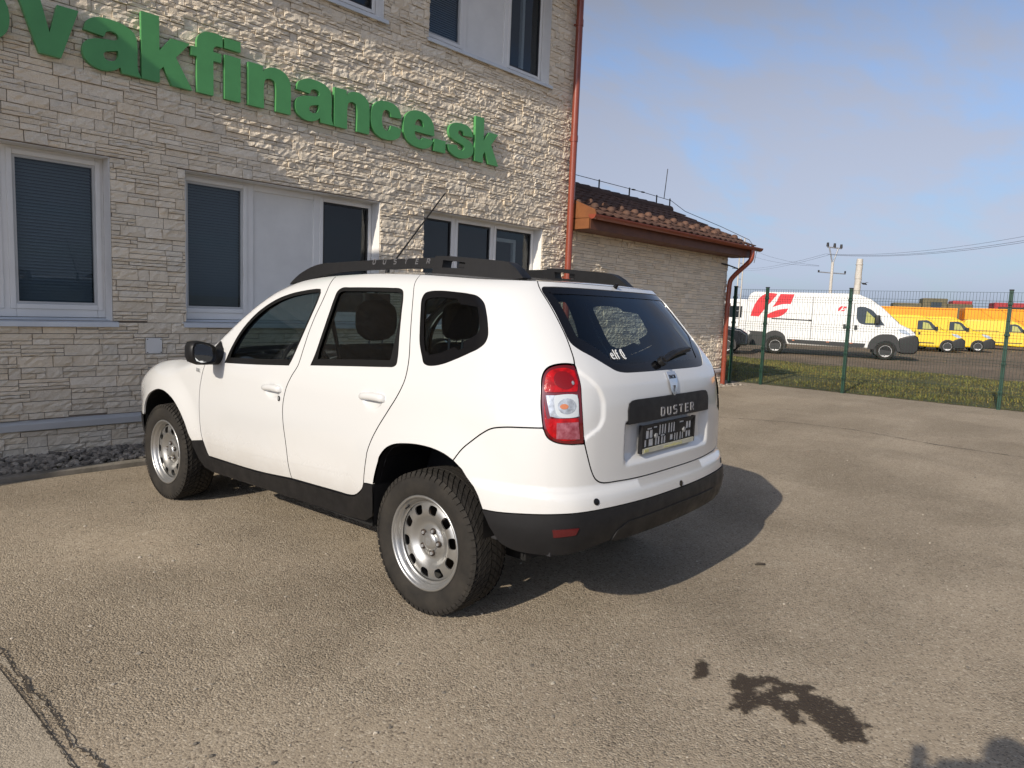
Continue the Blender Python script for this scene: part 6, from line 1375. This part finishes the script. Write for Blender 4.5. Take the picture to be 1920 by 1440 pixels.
for k in list(RAD):
    if k[0]=='l' : RAD['r'+k[1:]]=RAD[k]
for k,v in J.items(): v[lay].radius=RAD[k]; v[lay].use_root=(k=='pel')
me=bpy.data.meshes.new('body'); bm.to_mesh(me); bm.free(); me.materials.append(M['coat_cloth'])
o=link(bpy.data.objects.new('body',me)); o.parent=pers; o.modifiers.new('skin','SKIN').use_smooth_shade=True; o.modifiers.new('sub','SUBSURF').levels=2; o.modifiers['sub'].render_levels=2
hd=MB(); n=16; V=[];F=[]
for i,(z,k) in enumerate(((1.46,.55),(1.50,.80),(1.56,.96),(1.61,1.0),(1.66,.93),(1.70,.72),(1.725,.35))):
    for j in range(n): a=2*math.pi*j/n; V.append(L3(.078*k*math.cos(a),.045+.098*k*math.sin(a),z))
for i in range(6):
    for j in range(n): F.append((i*n+j,i*n+(j+1)%n,(i+1)*n+(j+1)%n,(i+1)*n+j))
F+=[tuple(range(n)),tuple(range(6*n,7*n))]; hd.add(V,F,True); hd.build('head',M['skin'],pers)
hr=MB(); V=[];F=[]
for i,(z,k) in enumerate(((1.56,1.06),(1.62,1.10),(1.67,1.04),(1.71,.82),(1.74,.40))):
    for j in range(n): a=2*math.pi*j/n; V.append(L3(.080*k*math.cos(a),.030+.098*k*math.sin(a)*(1 if math.sin(a)<.0 or z>1.65 else .72),z))
for i in range(4):
    for j in range(n): F.append((i*n+j,i*n+(j+1)%n,(i+1)*n+(j+1)%n,(i+1)*n+j))
F+=[tuple(range(4*n,5*n))]; hr.add(V,F,True); hr.build('hair',M['hair'],pers)
fc=MB(); fc.tube([L3(0,.138,1.60),L3(0,.160,1.565),L3(0,.140,1.55)],[.008,.015,.010],8); fc.tube([L3(-.03,.132,1.515),L3(.03,.132,1.515)],.008,6); fc.tube([L3(-.084,.04,1.55),L3(-.086,.045,1.61)],.016,6); fc.tube([L3(.084,.04,1.55),L3(.086,.045,1.61)],.016,6); fc.build('face_features',M['skin'],pers)
for sg,x in ((-1,-.095),(1,.195)):
    h=MB(); h.tube([L3(x-.05*sg*-1*.0,.335,1.385),L3(x,.372,1.425)],[.030,.034],8)
    for i in range(4):
        z=1.405+.021*i; l=(.075,.085,.08,.062)[i]; h.tube([L3(x+sg*.02,.372,z),L3(x+sg*.005,.402,z+.003),L3(x-sg*.025,.404,z+.004),L3(x-sg*l*.55,.403,z+.004)],[.0095,.009,.0085,.007],6)
    h.tube([L3(x,.36,1.40),L3(x-sg*.03,.372,1.405),L3(x-sg*.055,.376,1.425)],[.012,.011,.008],6); h.build('hand',M['skin'],pers)
ph=MB(); c=L3(.05,.392,1.448); Rm=Matrix.Rotation(-YAW,4,'Z'); v=[]
for x,y,z in [(a,b,c_) for a in (-.075,.08) for b in (-.004,.004) for c_ in (-.10,-.01)]: v.append(tuple(np.array(c)+rt*(x)+fw*y+np.array([0,0,z])))
ph.add(v,[(0,1,3,2),(4,6,7,5),(0,4,5,1),(2,3,7,6),(0,2,6,4),(1,5,7,3)]); q=ph.build('phone',M['gloss_black']); q.location=tuple(B0); tag(q,'black phone held up in both hands by the photographer','phone')
